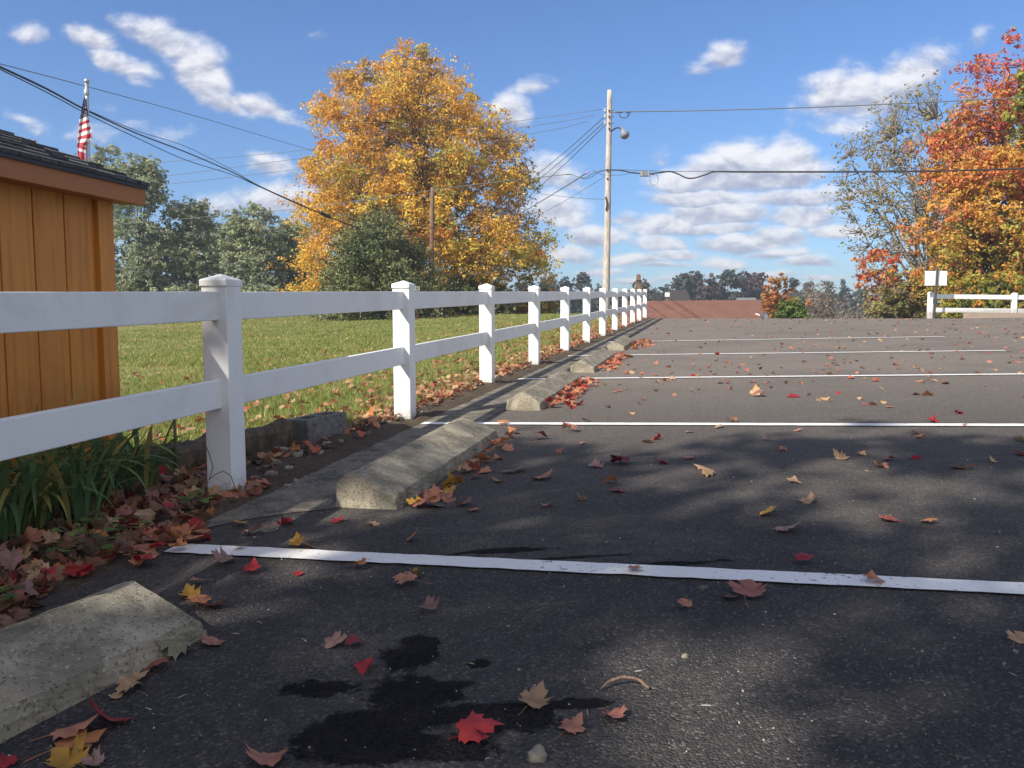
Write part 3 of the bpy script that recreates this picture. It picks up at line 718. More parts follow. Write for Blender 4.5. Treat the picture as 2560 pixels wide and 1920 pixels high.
crown_tree('broadleaf_tree', 'half bare grey tree with sparse olive leaves left of the red maple', 'tree', gbase(1990, 46),
    prof_px([(185, 1975, 2075), (215, 1900, 2120), (260, 1840, 2140), (300, 1812, 2150), (360, 1800, 2150), (430, 1795, 2150), (500, 1812, 2120), (560, 1835, 2100), (620, 1860, 2060), (672, 1890, 2040)], 46),
    pal_olive, GBARK, ry=.7, n_cl=1700, per=11, leaf=.10, cl_r=.6, trunk_r=.26, shell=.6, split=.1, limbs=80, twigs=1700, seed=32, gaps=.3, maxry=4.0, twig_r=.026)
crown_tree('young_maple', 'thin young maple with orange red leaves under the half bare grey tree', 'tree', gbase(1925, 41),
    prof_px([(530, 1930, 1965), (545, 1845, 1985), (570, 1850, 1990), (620, 1860, 1990), (655, 1880, 1975)], 41),
    lambda h, C, r: pick([(.60, .17, .06), (.52, .11, .07), (.62, .30, .06)], np.array([2, 1, 1.]), r, len(h)), GBARK, ry=.7, n_cl=85, per=40, leaf=.12, cl_r=.5, trunk_r=.07, shell=.7, limbs=14, twigs=80, seed=33, gaps=.3, twig_r=.012)
def shrub(name, label, cx, Yk, rows, pf, seed, n_cl=90, per=80, leaf=.13, cl_r=.45, mat=FOL, bark=GBARK, gaps=.1, group=None, twigs=40, cat='shrub', flat=.9, zb=None):
    b = gbase(cx, Yk)
    return crown_tree(name, label, cat, b, prof_px(rows, Yk), pf, bark, ry=.8, n_cl=n_cl, per=per, leaf=leaf, cl_r=cl_r, trunk_r=.05, shell=.6, limbs=8, twigs=twigs, seed=seed, gaps=gaps, mat=mat, group=group, flat=flat, twig_r=.012)
pal_ol2 = lambda h, C, r: pick([(.24, .22, .10), (.34, .30, .10), (.18, .16, .09), (.40, .35, .09)], np.array([3, 2, 2, 1.]), r, len(h))
shrub('bush', 'olive twiggy bush left of the sign post', 1945, 39, [(600, 1900, 1990), (630, 1880, 2010), (675, 1868, 2025), (700, 1868, 2030)], pal_ol2, 40, 240, 40, .1, .5, twigs=200)
shrub('bush', 'yellow green bush seen between the rails of the right fence', 2130, 34, [(610, 2040, 2230), (640, 2030, 2240), (700, 2030, 2250)], lambda h, C, r: pick([(.40, .33, .05), (.22, .24, .05), (.12, .14, .05), (.5, .25, .05)], np.array([2, 2, 1.5, .6]), r, len(h)), 41, 240, 80, .1, .45)
shrub('small_tree', 'small rusty orange tree behind the right end of the red roof', 1680, 62, [(604, 1668, 1700), (625, 1655, 1715), (655, 1648, 1725), (700, 1650, 1725)], lambda h, C, r: pick([(.46, .19, .055), (.36, .15, .05), (.5, .27, .08)], np.array([2, 1, 1.]), r, len(h)), 42, 120, 60, .18, .6, cat='tree', twigs=90)
shrub('evergreen_shrub', 'rounded bright green evergreen shrub at the lot edge right of the satellite dish', 1707, 35, [(651, 1702, 1712), (658, 1690, 1724), (670, 1682, 1734), (690, 1672, 1742), (715, 1670, 1745)], lambda h, C, r: pick([(.085, .13, .03), (.13, .18, .045), (.06, .095, .025)], np.array([2, 2, 1.]), r, len(h)), 43, 190, 110, .07, .22, mat=NEEDLE, gaps=.02)
pal_brush = lambda h, C, r: pick([(.27, .21, .17), (.34, .27, .21), (.20, .165, .14)], np.array([2, 1, 1.]), r, len(h))
for k, (cx, Yk, rows) in enumerate([(1775, 66, [(625, 1765, 1795), (645, 1740, 1815), (700, 1735, 1820)]), (1835, 70, [(645, 1820, 1850), (662, 1795, 1865), (700, 1790, 1875)]), (1745, 78, [(615, 1735, 1765), (640, 1722, 1780), (700, 1720, 1785)]), (1875, 74, [(655, 1860, 1890), (675, 1850, 1905), (700, 1845, 1910)])]):
    shrub('bare_brush', ['tangled bare brush just right of the green evergreen shrub', 'low bare brush in front of the dark hill', 'taller bare brush behind the evergreen shrub', 'bare brush at the foot of the half bare grey tree'][k], cx, Yk, rows, pal_brush, 50+k, 170, 12, .12, .7, twigs=170, group='bare brush beyond the lot', bark=GBARK)
# under the maple
shrub('bush', 'dark green bush under the right side of the golden maple', 1035, 50, [(612, 990, 1080), (640, 965, 1110), (690, 960, 1115)], pal_cedar, 60, 160, 90, .16, .6)
shrub('bush', 'yellow orange bush beside the dark bush at the lawn edge', 1160, 54, [(630, 1145, 1175), (652, 1118, 1195), (690, 1110, 1205)], lambda h, C, r: pick([(.5, .28, .05), (.3, .2, .05), (.4, .34, .06)], np.array([2, 1, 1.]), r, len(h)), 61, 110, 80, .14, .5)
shrub('bush', 'mixed green and orange bush behind the second white post', 930, 49, [(650, 900, 970), (668, 890, 985), (692, 885, 990)], lambda h, C, r: pick([(.14, .14, .05), (.3, .18, .06), (.08, .09, .04)], np.array([2, 1, 2.]), r, len(h)), 62, 90, 70, .14, .5)
for k, (cx, wd) in enumerate([(290, 80), (380, 90), (470, 90), (560, 80), (650, 80), (740, 80)]):
    shrub('bush', ['dark bush at the lawn end by the shed corner', 'dark bush behind the leftmost green trees', 'dark bush low at the lawn end, left of the nearest post', 'dark bush at the lawn end right of the nearest post', 'dark bush at the left foot of the golden maple', 'dark bush in front of the cedar, behind the top rail'][k], cx, 60, [(628, cx-wd*.3, cx+wd*.3), (650, cx-wd*.6, cx+wd*.6), (692, cx-wd*.65, cx+wd*.65)], pal_green if k % 2 else pal_cedar, 70+k, 110, 60, .18, .7, group='dark bushes at the end of the lawn')

# far conifers and woods (150 m and more)
FC = [(.055, .075, .066), (.075, .092, .075), (.085, .082, .075)]
def pal_far(h, C, r): return pick(FC, np.array([3, 2, 1.]), r, len(h))
def pal_farb(h, C, r): return pick([(.11, .075, .072), (.085, .07, .065), (.07, .075, .065)], np.array([2, 1, 1.]), r, len(h))
FAR = [(1445, 150, 30, 603, 'f', 'lacy thin tree at the left end of the far tree row'), (1478, 150, 34, 596, 'p', 'dark pine left of the house roof in the far row'), (1503, 155, 34, 592, 'p', 'dark pine directly above the dark house roof'), (1532, 148, 44, 586, 'b', 'tallest brownish round tree of the far row'),
       (1572, 150, 48, 588, 'p', 'dark spreading pine right of the tallest far tree'), (1608, 152, 44, 598, 'b', 'purple brown far tree above the middle of the red roof'), (1640, 156, 40, 599, 'b', 'purple brown far tree left of the rusty orange tree'), (1712, 170, 40, 607, 'f', 'far grey green tree behind the rusty orange tree'), (1750, 175, 44, 613, 'f', 'far grey green tree above the bare brush'),
       (1790, 165, 22, 609, 's', 'pointed brown topped far spruce above the brush'), (1822, 160, 24, 615, 's', 'dark pointed far spruce'), (1840, 162, 24, 628, 's', 'smaller dark far spruce beside the pointed one'), (1862, 165, 34, 622, 'f', 'lacy far tree right of the far spruces'), (1925, 130, 60, 610, 'f', 'dark tree behind the half bare grey tree'),
       (1183, 150, 40, 596, 'f', 'far dark tree just right of the golden maple'), (1222, 155, 34, 610, 'f', 'small far tree above the fifth white post'), (1258, 150, 44, 597, 'f', 'far wide tree left of the utility pole'), (1294, 150, 34, 605, 'f', 'far tree directly left of the pole foot'), (1335, 158, 30, 618, 'f', 'far low tree right of the utility pole'), (1358, 160, 26, 626, 'f', 'far low tree left of the birdhouse'),
       (1390, 150, 36, 609, 'f', 'far rounded tree behind the birdhouse'), (1412, 158, 28, 630, 'f', 'lowest far tree right of the birdhouse'), (1130, 150, 50, 600, 'f', 'far dark tree behind the right flank of the golden maple')]
for k, (cx, Yk, wd, top, kd, lb) in enumerate(FAR):
    x = at(cx*D2, 790, Yk)[0]; zb = -2.0
    if kd == 's': rows = [(top, cx-1, cx+1), (top+25, cx-wd*.25, cx+wd*.25), (690, cx-wd*.5, cx+wd*.5)]
    else: rows = [(top, cx-wd*.18, cx+wd*.18), (top+12, cx-wd*.42, cx+wd*.42), (top+35, cx-wd*.5, cx+wd*.5), (top+60, cx-wd*.42, cx+wd*.42), (680, cx-wd*.2, cx+wd*.2)]
    crown_tree('conifer' if kd in 'ps' else 'broadleaf_tree', lb, 'tree', (x, Yk, zb), prof_px(rows, Yk), pal_farb if kd == 'b' else pal_far, BARK, ry=.9, n_cl={'p': 150, 's': 70, 'b': 150, 'f': 90}[kd], per={'p': 60, 's': 55, 'b': 60, 'f': 45}[kd],
               leaf=.38, cl_r=1.1 if kd != 's' else .8, trunk_r=.22, group='far trees on the skyline', shell=.6, limbs=8, twigs=30, seed=200+k, flat=.42 if kd == 'p' else .8, mat=NEEDLE, gaps=.15, twig_r=.06)
# woods too far and dense to count
RS = np.random.RandomState(77); mb = MB()
for (x0, x1, y0, y1, Yk, n) in [(1100, 1420, 636, 700, 152, 9000), (1400, 1660, 632, 700, 158, 9000), (1640, 2000, 640, 700, 185, 9000), (200, 1000, 640, 700, 120, 9000), (-200, 260, 600, 700, 120, 2500)]:
    px = RS.uniform(x0, x1, n); top = y0+5*np.sin(px*.045)+4*np.sin(px*.11); py = top+(y1-top)*RS.rand(n)**.9; Yv = Yk+RS.uniform(-6, 6, n)
    C = np.array([at(a*D2, b*D2, c) for a, b, c in zip(px, py, Yv)]); leafcloud(mb, C, .6, pick(FC, np.array([2, 2, 1.]), RS, n))
tag(mb.build('far_woodland', NEEDLE), 'dark band of distant woods beyond the lawn and the lot', 'woods', kind='stuff')

# tree behind the camera whose shadow dapples the front of the lot
tb = (-7.6, -7.5); tb = (*tb, float(gh(*tb)))
crown_tree('maple_tree', 'maple standing behind the viewpoint', 'tree', tb,
    [(tb[2]+3.0, tb[0]-1.8, tb[0]+1.8), (tb[2]+4.4, tb[0]-4.4, tb[0]+4.4), (tb[2]+7, tb[0]-5.6, tb[0]+5.6), (tb[2]+9.5, tb[0]-5.4, tb[0]+5.4), (tb[2]+12, tb[0]-3.9, tb[0]+3.9), (tb[2]+13.8, tb[0]-1.2, tb[0]+1.2)],
    pal_right, BARK, ry=1., n_cl=440, per=90, leaf=.16, cl_r=.68, trunk_r=.3, shell=.5, limbs=20, twigs=120, seed=90, gaps=.9)

# ------------------------------------------------------------ utility pole, wires
YP = 32.
def wire(name, label, pts, rad, mat, parent=None, sub=6, cat='cable', group=None, thick=None):
    P = [at(a*D2, b*D2, y) for a, b, y in pts]; P = np.array(P); rad = rad*.8 if name.endswith(('_cable', '_wire')) else rad
    if len(P) > 2:   # Catmull-Rom
        Q = np.vstack([2*P[0]-P[1], P, 2*P[-1]-P[-2]]); out = []
        for i in range(1, len(Q)-2):
            for t in np.linspace(0, 1, sub, endpoint=False):
                out.append(.5*((2*Q[i])+(-Q[i-1]+Q[i+1])*t+(2*Q[i-1]-5*Q[i]+4*Q[i+1]-Q[i+2])*t*t+(-Q[i-1]+3*Q[i]-3*Q[i+1]+Q[i+2])*t**3))
        out.append(P[-1]); P = np.array(out)
    mb = MB().tube(P, rad, 6); o = mb.build(name, mat, parent, smooth=True)
    if parent is None: tag(o, label, cat, group)
    return o
ptop = at(1317*D2, 195*D2, YP); pbot = at(1309*D2, 640*D2, YP); pgz = float(gh(pbot[0], YP))
pole = thing('utility_pole', 'tall weathered wooden utility pole with a lamp, behind the white fence', 'utility pole', (pbot[0], YP, pgz))
tt_ = np.linspace(0, 1, 24)[:, None]; bt = np.array([pbot[0]+(pbot[0]-ptop[0])*.05, YP, pgz-.3]); pp = bt+(ptop-bt)*tt_
MB().tube(pp, np.linspace(.150, .093, 24), 16).build('pole', POLEW, pole, smooth=True)
def pv(dx, dy, y=YP): return at(dx*D2, dy*D2, y)
for dy in (238, 251, 265):    # spool insulators in clevises on the left of the pole
    c = pv(1307, dy); mb = MB(); mb.lathe(c+np.array([-.0, 0, -.055]), [(0, 0), (.05, 0), (.055, .02), (.03, .04), (.03, .07), (.055, .09), (.05, .11), (0, .11)], 12)
    ins = mb.build('insulator', PINKB, pole, smooth=True)
    mb = MB(); mb.box(c+np.array([.07, 0, .075]), (.19, .04, .012)); mb.box(c+np.array([.07, 0, -.075]), (.19, .04, .012)); cl_o = mb.build('bracket', STEEL, ins); cl_o.location = (0, 0, 0)
mb = MB()
for dy in (239, 252, 266): mb.tube([pv(1318, dy), pv(1326, dy)], .013, 6); mb.box(pv(1316, dy, YP-.13), (.06, .03, .06))
mb.box(pv(1316, 278, YP-.13), (.06, .03, .07)); mb.box(pv(1312, 386, YP-.13), (.05, .03, .06))
mb.build('bolt', DARKM, pole)
wire('knot', '', [(1308, 425, YP-.13), (1311, 440, YP-.17), (1309, 455, YP-.14)], .03, BARK, pole)
# lamp
wire('lamp_arm', '', [(1320, 284, YP-.05), (1330, 277, YP-.3), (1338, 276.5, YP-.45), (1344, 283, YP-.55)], .028, DARKM, pole)
lc = pv(1347, 285, YP-.6); ax = Vector((.30, -.55, -1)).normalized().to_track_quat('-Z', 'Y').to_matrix(); A3 = np.array(ax)
lamp = MB().lathe(lc, [(0, .12), (.06, .12), (.085, .06), (.095, 0), (.15, -.06), (.175, -.15)], 20, A3).build('lamp_head', STEEL, pole, smooth=True)
o = MB().lathe(lc, [(.168, -.14), (.16, -.21), (.12, -.26), (0, -.285)], 20, A3).build('lens', GREYBOX, lamp, smooth=True); o.location = (0, 0, 0)
o = MB().lathe(lc+A3@np.array([0, 0, .12]), [(0, .09), (.035, .09), (.04, 0)], 10, A3).build('photocell', GREYBOX, lamp, smooth=True); o.location = (0, 0, 0)
# cables
wire('power_cable', 'upper cable running from the pole top to the right edge', [(1326, 241.5, YP), (1500, 239, 31), (1750, 232, 29.6), (2020, 220, 28.2), (2260, 208, 27)], .024, GCABLE)
wire('cable_coil', 'loose loop of cable hanging at the left end of the upper cable', [(1340, 242, 31.9)]+[(1350+9.5*math.cos(a)-2, 248+7*math.sin(a), 31.9) for a in np.linspace(-1.2, 5.4, 12)]+[(1362, 243, 31.8), (1355, 251, 31.8)], .014, CABLE, cat='cable')
wire('splice_grip', 'metal grip tying the upper cable to the pole', [(1322, 242, YP), (1332, 242.5, YP), (1345, 242.5, YP)], .03, STEEL, cat='cable grip')
wire('telephone_cable', 'thick lower cable dipping right of the splice box and running to the right edge', [(1310, 367, YP-.15), (1340, 368, 31.6), (1365, 373, 31.4), (1400, 375.5, 31.1), (1425, 373, 30.9), (1447, 370.5, 30.7), (1465, 376, 30.6), (1482, 384, 30.5), (1500, 384.5, 30.4), (1525, 377, 30.2), (1545, 371, 30), (1600, 371.5, 29.7), (1800, 371.5, 28.6), (2000, 370, 27.6), (2260, 363, 26.5)], .034, CABLE)
wire('telephone_cable', 'thin strand just above the thick lower cable right of the pole', [(1310, 366, YP-.15), (1350, 367, 31.5), (1440, 370, 30.7), (1545, 369.5, 30), (1700, 370, 29.2), (2000, 368.5, 27.6), (2260, 361.5, 26.5)], .013, CABLE)
wire('drop_wire', 'thin slack wire under the thick cable right of the pole', [(1280, 368, YP), (1300, 377, YP), (1325, 379, 31.8), (1350, 377, 31.5), (1372, 371, 31.3)], .009, CABLE)
sb = pv(1393, 375.5, 31.1)
bx_ = thing('splice_box', 'grey splice box hanging on the lower cable right of the pole', 'splice box', sb)
bevel(MB().box(sb, (.36, .16, .19)).build('case', GREYBOX, bx_), .02)
MB().box(sb+np.array([-.13, -.085, 0]), (.06, .02, .2)).build('clip', STEEL, bx_); MB().box(sb+np.array([.13, -.085, 0]), (.05, .02, .2)).build('clip', STEEL, bx_)
MB().tube([sb+np.array([.18, 0, .0]), sb+np.array([.42, 0, -.02])], .03, 8).build('connector', WHITEP, bx_)
wire('drop_wire', 'thin wire loop hanging below the splice box', [(1407, 381, 31)]+[(1413+9*math.cos(a), 388+12*math.sin(a), 31) for a in np.linspace(math.pi*1.15, -math.pi*.35, 12)], .008, CABLE)
wire('telephone_cable', 'lower cable looping left of the pole and running in front of the maple', [(1311, 366, YP-.15), (1295, 369, 32.1), (1283, 373, 32.3), (1268, 382, 32.5), (1255, 384, 32.7), (1243, 380, 32.9), (1235, 376.5, 33), (1220, 377, 33.2), (1150, 385, 34.5), (1000, 402, 37), (850, 423, 39), (650, 450, 41), (450, 468, 43), (240, 486, 45)], .018, GCABLE)
wire('telephone_cable', 'second strand of the slack loop left of the pole', [(1305, 368, YP), (1290, 374, 32.1), (1275, 384, 32.4), (1260, 386, 32.6), (1247, 382, 32.9), (1236, 377, 33), (1222, 377.5, 33.2)], .014, CABLE)
wire('marker_tape', 'pink marker tape on the wire left of the pole', [(1265, 373.5, 32.3), (1272, 372.5, 32.3)], .035, PINK, cat='tape')
for k, (a, b, a2, b2) in enumerate([(1306, 252, 1130, 402), (1307, 262, 1135, 412), (1305, 272, 1120, 445)]):
    wire('service_wire', ['upper of three wires slanting from the pole down behind the maple', 'middle of three wires slanting from the pole down behind the maple', 'lowest of three wires slanting from the pole down behind the maple'][k], [(a, b, YP), ((a+a2)/2, (b+b2)/2+3, 45), (a2, b2, 62)], .022, GCABLE, group='service wires from the pole')
wire('service_wire', 'twin wire slanting from the pink tape down to the left', [(1266, 374, 32.3), (1215, 407, 45), (1110, 470, 64)], .03, GCABLE)
wire('service_wire', 'thin faint wire slanting down to the left below the twin wire', [(1306, 382, YP), (1210, 440, 45), (1130, 482, 62)], .012, GCABLE)
wire('service_wire', 'thin wire leaving the pole to the left at the knot', [(1308, 431, YP), (1240, 427, 36), (1150, 417, 44), (1050, 408, 62)], .014, GCABLE)
for k, (p, q) in enumerate([(((1300, 236), (1145, 258)), ((650, 325), (330, 352))), (((1285, 249), (1150, 272)), ((650, 342), (340, 383))), (((1270, 262), (1150, 288)), ((650, 364), (345, 400)))]):
    wire('service_wire', ['highest of three faint wires passing behind the golden maple', 'middle of three faint wires passing behind the golden maple', 'lowest of three faint wires passing behind the golden maple'][k], [(*p[0], 60), (*p[1], 62), (*q[0], 66), (*q[1], 68)], .022, GCABLE, group='faint wires behind the maple')
wire('service_wire', 'single thin wire crossing from the top left edge to the maple', [(-30, 130, 22), (180, 185, 28), (420, 250, 38), (650, 318, 52), (760, 350, 62)], .016, GCABLE)
BL = [[(-30, 131, 17), (100, 192, 19.5), (190, 240, 22), (300, 290, 26), (400, 328, 30), (500, 371, 34), (560, 402, 36), (690, 460, 40)],
      [(-30, 135, 17), (100, 199, 19.5), (190, 247, 22), (300, 300, 26), (400, 345, 30), (500, 377, 34), (560, 403, 36), (690, 461, 40)],
      [(-30, 129, 17), (100, 190, 19.5), (190, 238, 22), (300, 284, 26), (400, 316, 30), (500, 366, 34), (560, 401, 36), (690, 460, 40)]]
for k, b in enumerate(BL):
    wire('telephone_cable', ['thickest cable of the bundle sagging from the top left edge across the flag', 'lower cable of the bundle sagging from the top left edge', 'upper thin cable of the bundle sagging from the top left edge'][k], b, [.026, .016, .012][k], CABLE, group='cable bundle at the left')
wire('telephone_cable', 'thick cable continuing down across the maple to the short old pole', [(555, 400, 36), (620, 430, 38), (690, 460, 40), (760, 488, 42), (830, 512, 43.5), (900, 534, 45), (930, 543, 45.4)], .038, CABLE)
for k, (a, b, c, d2) in enumerate([(795+25, 508, 808+25, 513), (692, 459, 712, 468)]):
    wire('cable_splice', ['dark splice sleeve on the cable in front of the cedar top', 'dark splice sleeve on the cable at the left edge of the maple'][k], [(a, b, 43.4 if k == 0 else 40), ((a+c)/2, (b+d2)/2+1.2, 43.4 if k == 0 else 40.2), (c, d2, 43.5 if k == 0 else 40.5)], .09, CABLE, cat='splice')
wire('service_wire', 'pale thin wire running low across the green trees to the maple', [(236, 528, 44), (400, 533, 47), (560, 540, 51), (690, 538, 56)], .014, GCABLE)
op = gbase(930, 45.6)
opole = thing('utility_pole', 'short old brown wooden pole in front of the golden maple', 'utility pole', op)
tp = at(934.5*D2, 405*D2, 45.6); pts = np.linspace(np.array([op[0], op[1], op[2]-.2]), tp, 14)
MB().tube(pts, np.linspace(.16, .11, 14), 10).build('pole', OLDWOOD, opole, smooth=True)
MB().box(tp+np.array([0, 0, -2.2]), (.28, .28, .05)).build('band', DARKM, opole)

# ------------------------------------------------------------ flagpole and flag
YF = 22.; fb = gbase(191, YF)
fpole = thing('flagpole', 'silver flagpole rising behind the shed roof', 'flagpole', fb)
ft = at(187*D2, 176*D2, YF); pts = np.linspace(np.array([at(193*D2, 700, YF)[0], YF, fb[2]]), ft, 12)
MB().tube(pts, np.linspace(.062, .046, 12), 14).build('pole', STEEL, fpole, smooth=True)
MB().lathe(ft, [(.05, -.03), (.066, -.02), (.066, .02), (.055, .05), (.03, .07), (0, .075)], 14).build('cap', STEEL, fpole, smooth=True)
MB().lathe(at(187*D2, 200*D2, YF), [(.05, -.09), (.064, -.08), (.064, .06), (.05, .07)], 14).build('collar', STEEL, fpole, smooth=True)
MB().tube([at(183*D2, 202*D2, YF), at(181*D2, 320*D2, YF)], .006, 4).build('halyard', WHITEP, fpole)
# flag: a hanging sheet, gathered under its top corner, each stripe a band of the sheet
RED = simple('flag_red', (.45, .035, .05), .7, .1, 20); BLUE = simple('flag_blue', (.025, .035, .14), .7, .1, 20); WHT = simple('flag_white', (.72, .70, .70), .7, .06, 20)
fc0 = at(182.5*D2, 209*D2, YF-.09)
px_m = YF/ (F/D2)        # metres per display px at the flag
def fl(dx, dy, w_): return at(dx*D2, dy*D2, YF-.09-w_)
flag = thing('flag', 'limp red white and blue flag hanging from the flagpole', 'flag', fc0)
# outline of the hanging cloth in rows: y, left, right, tilt of the rows
rowsF = [(209, 182, 183.5), (222, 179, 186), (240, 175.5, 189), (254, 172, 191.5), (262, 171, 192.5), (275, 170, 195), (290, 168.5, 197.5), (300, 167.5, 198.3), (306, 167, 192), (314, 166.5, 187), (330, 167.5, 184), (345, 170, 184.5)]
ry_ = np.array(rowsF)
def fpt(a, b, depth=0.):   # a 0..1 across, b row y
    l, r = np.interp(b, ry_[:, 0], ry_[:, 1]), np.interp(b, ry_[:, 0], ry_[:, 2])
    wv_ = .022*math.sin(a*9+b*.03)+.008*math.sin(a*19+1); tilt = (a-.5)*-9*min(1, max(0, (b-225)/40.))*(1 if b < 300 else .3)
    return fl(l+(r-l)*a, b+tilt*(1 if 240 < b < 312 else .2), wv_+depth)
def cloth(y0, y1, a0, a1, mat, name, na=14, nb=8, slant=0., dz=0.):
    v = []
    for i in range(nb+1):
        for j in range(na+1):
            a = a0+(a1-a0)*j/na; v.append(fpt(a, y0+(y1-y0)*i/nb+slant*(a-.5), dz))
    f = [(i*(na+1)+j, i*(na+1)+j+1, (i+1)*(na+1)+j+1, (i+1)*(na+1)+j) for i in range(nb) for j in range(na)]
    o = MB().add(v, f).build(name, mat, flag, smooth=True)
    m = o.modifiers.new('s', 'SOLIDIFY'); m.thickness = .006; return o
cloth(209, 254, 0, 1, BLUE, 'canton', nb=14)
ys_ = [254, 262, 269, 277, 284, 292, 300, 308, 315]; 
for k in range(8): cloth(ys_[k], ys_[k+1], 0, 1, WHT if k % 2 == 0 else RED, 'stripe')
for k, (y0, y1) in enumerate([(315, 322), (322, 328), (328, 336), (336, 345)]): cloth(y0, y1, 0, 1, [RED, WHT, RED, WHT][k] if k != 3 else RED, 'stripe', slant=6)
mb = MB()
for r_ in range(9):
    y = 221+r_*3.7; nst = 1+r_//3
    for k in range(nst):
        c = fpt((k+.5+(.25 if r_ % 2 else 0))/(nst+.3), y, .012); pts = []
        for q in range(10):
            rr_ = .016 if q % 2 == 0 else .007; pts.append(c+np.array([rr_*math.sin(q*math.pi/5), -.004, rr_*math.cos(q*math.pi/5)]))
        mb.poly(pts, [tuple(range(10))])
mb.build('stars', WHT, flag)

# ------------------------------------------------------------ buildings and bits beyond the lot
Yb = 50.; a = at(1560, 751, Yb); b = at(1903, 751, Yb)
bd = thing('building', 'low building with a red brown shingle roof just beyond the end of the lot', 'building', (b[0], Yb, -1.6)); bd.rotation_euler = (0, 0, -R(15.5))
zt = b[2]+1.6; ze = zt-2.2; Lw = 8.4; half = 4.6; Lr = math.hypot(half, zt-ze); ang_ = math.atan2(zt-ze, half)
rfo = MB().box((0, 0, 0), (Lw, Lr, .08)).build('roof', REDROOF, bd, origin=(0, 0, 0)); rfo.location = (-Lw/2, -half/2, (zt+ze)/2); rfo.rotation_euler = (ang_, 0, 0)
r2 = MB().box((0, 0, 0), (Lw, Lr, .08)).build('roof', REDROOF, bd, origin=(0, 0, 0)); r2.location = (-Lw/2, half/2, (zt+ze)/2-.01); r2.rotation_euler = (-ang_, 0, 0)
MB().box((0, 0, 0), (Lw-.6, half*2-.8, ze+.1)).build('wall', CURB, bd, origin=(0, 0, 0)).location = (-Lw/2, 0, ze/2-.1)
# white vent beyond the ridge
q = at(1668, 752, 56.); vt = thing('chimney', 'small white capped chimney above the left part of the red roof', 'chimney', q)
MB().box(q+np.array([0, 0, .0]), (.16, .16, .5)).build('flue', OLDWOOD, vt); MB().box(q+np.array([0, 0, .42]), (.28, .28, .30)).build('cap', WHITEP, vt)
# satellite dish
Yd = 27.; q = at(1070*560/2212+1640, 511*560/2212+660, Yd); sd = thing('satellite_dish', 'grey satellite dish at the right end of the red roof', 'satellite dish', q+np.array([0, 0, -.9]))
ax = np.array(Vector((.55, -.6, .35)).normalized().to_track_quat('Z', 'Y').to_matrix())
prof = [(0.001, .0), (.06, .004), (.12, .018), (.15, .03), (.148, .036), (.118, .024), (.06, .01), (0.001, .006)]
MB().lathe(q, prof, 24, ax*np.array([1.15, .95, 1])).build('reflector', DISHM, sd, smooth=True)
e = at(1895, 787, Yd-.1); MB().tube([q+np.array([0, 0, -.1]), (q+e)/2+np.array([0, 0, -.05]), e], .012, 6).build('arm', DISHM, sd)
MB().tube([e+np.array([-.07, 0, .03]), e, e+np.array([.05, 0, -.02])], .028, 8).build('receiver', WHITEP, sd)
MB().tube([q+np.array([0, .02, 0]), q+np.array([0, .05, -.3]), q+np.array([0, .05, -.95])], .02, 8).build('mast', DARKM, sd)
# far houses
for k, (l, r, t, Yk, c, lb) in enumerate([(1448, 1483, 626, 120, (.035, .028, .026), 'far house with a dark brown roof at the foot of the pines'), (1592, 1632, 643, 125, (.15, .15, .16), 'far house of which only a grey roof shows above the red roof')]):
    a = at(l*D2, t*D2, Yk); b = at(r*D2, t*D2, Yk); h = thing('house', lb, 'house', ((a[0]+b[0])/2, Yk, -3.))
    m = simple('far_roof', c, .9, .15, 2); wd = b[0]-a[0]; zr = a[2]; ev = zr-2.2
    v = [(a[0]-.8, Yk-2.4, ev), (b[0]+.5, Yk-2.4, ev), (b[0], Yk, zr), (a[0], Yk, zr), (a[0]-.8, Yk+2.4, ev), (b[0]+.5, Yk+2.4, ev)]
    mb = MB(); mb.poly(v, [(0, 1, 2, 3), (3, 2, 5, 4), (0, 3, 4), (1, 5, 2), (0, 4, 5, 1)]); mb.build('roof', m, h)
    MB().box(((a[0]+b[0])/2, Yk, (ev-3)/2), (wd-.4, 4.2, ev+3-.02)).build('wall', simple('far_wall', (.10, .10, .11), .9, .1, 2), h)
# birdhouse
Yh = 31.; q = at(1597, 712, Yh); bh = thing('birdhouse', 'weathered wooden birdhouse on a pole beyond the far end of the fence', 'birdhouse', (q[0], Yh, float(gh(q[0], Yh))))
mb = MB(); mb.box(q+np.array([0, 0, -.06]), (.20, .2, .36)); bo = mb.build('box', OLDWOOD, bh)
MB().box(q+np.array([0, -.02, .15]), (.215, .24, .035)).build('lid', DARKM, bh)
MB().box(q+np.array([-.01, 0, .28]), (.16, .2, .22), taper=.75).build('top', OLDWOOD, bh)
o = MB().lathe(q+np.array([.01, -.101, .04]), [(.024, 0), (0.001, 0)], 12, np.array([[1, 0, 0], [0, 0, 1], [0, -1, 0]])).build('hole', DARKM, bo); o.location = (0, 0, 0)
MB().tube([q+np.array([-.03, 0, -.24]), (q[0]-.03, Yh, float(gh(q[0], Yh))-.2)], .035, 8).build('post', WHITEP, bh)
# sign seen from the back, in front of the right trees
Ys = 25.2; q = at(2341, 690, Ys); sg = thing('road_sign', 'blank back of a white sign on a leaning dark post at the right fence end', 'sign', (at(2335, 800, Ys)[0], Ys, .7))
a = at(2344, 670, Ys); b = at(2334, 800, Ys); b[2] = .6
MB().tube([b, a], .036, 4).build('post', DARKM, sg)
c1 = at(2313, 677.5, Ys+.05); c2 = at(2367, 714, Ys+.05)
o = MB().box(((c1[0]+c2[0])/2, Ys+.055, (c1[2]+c2[2])/2), (c2[0]-c1[0], .012, c1[2]-c2[2])).build('panel', SIGNB, sg); bevel(o, .03, 3)
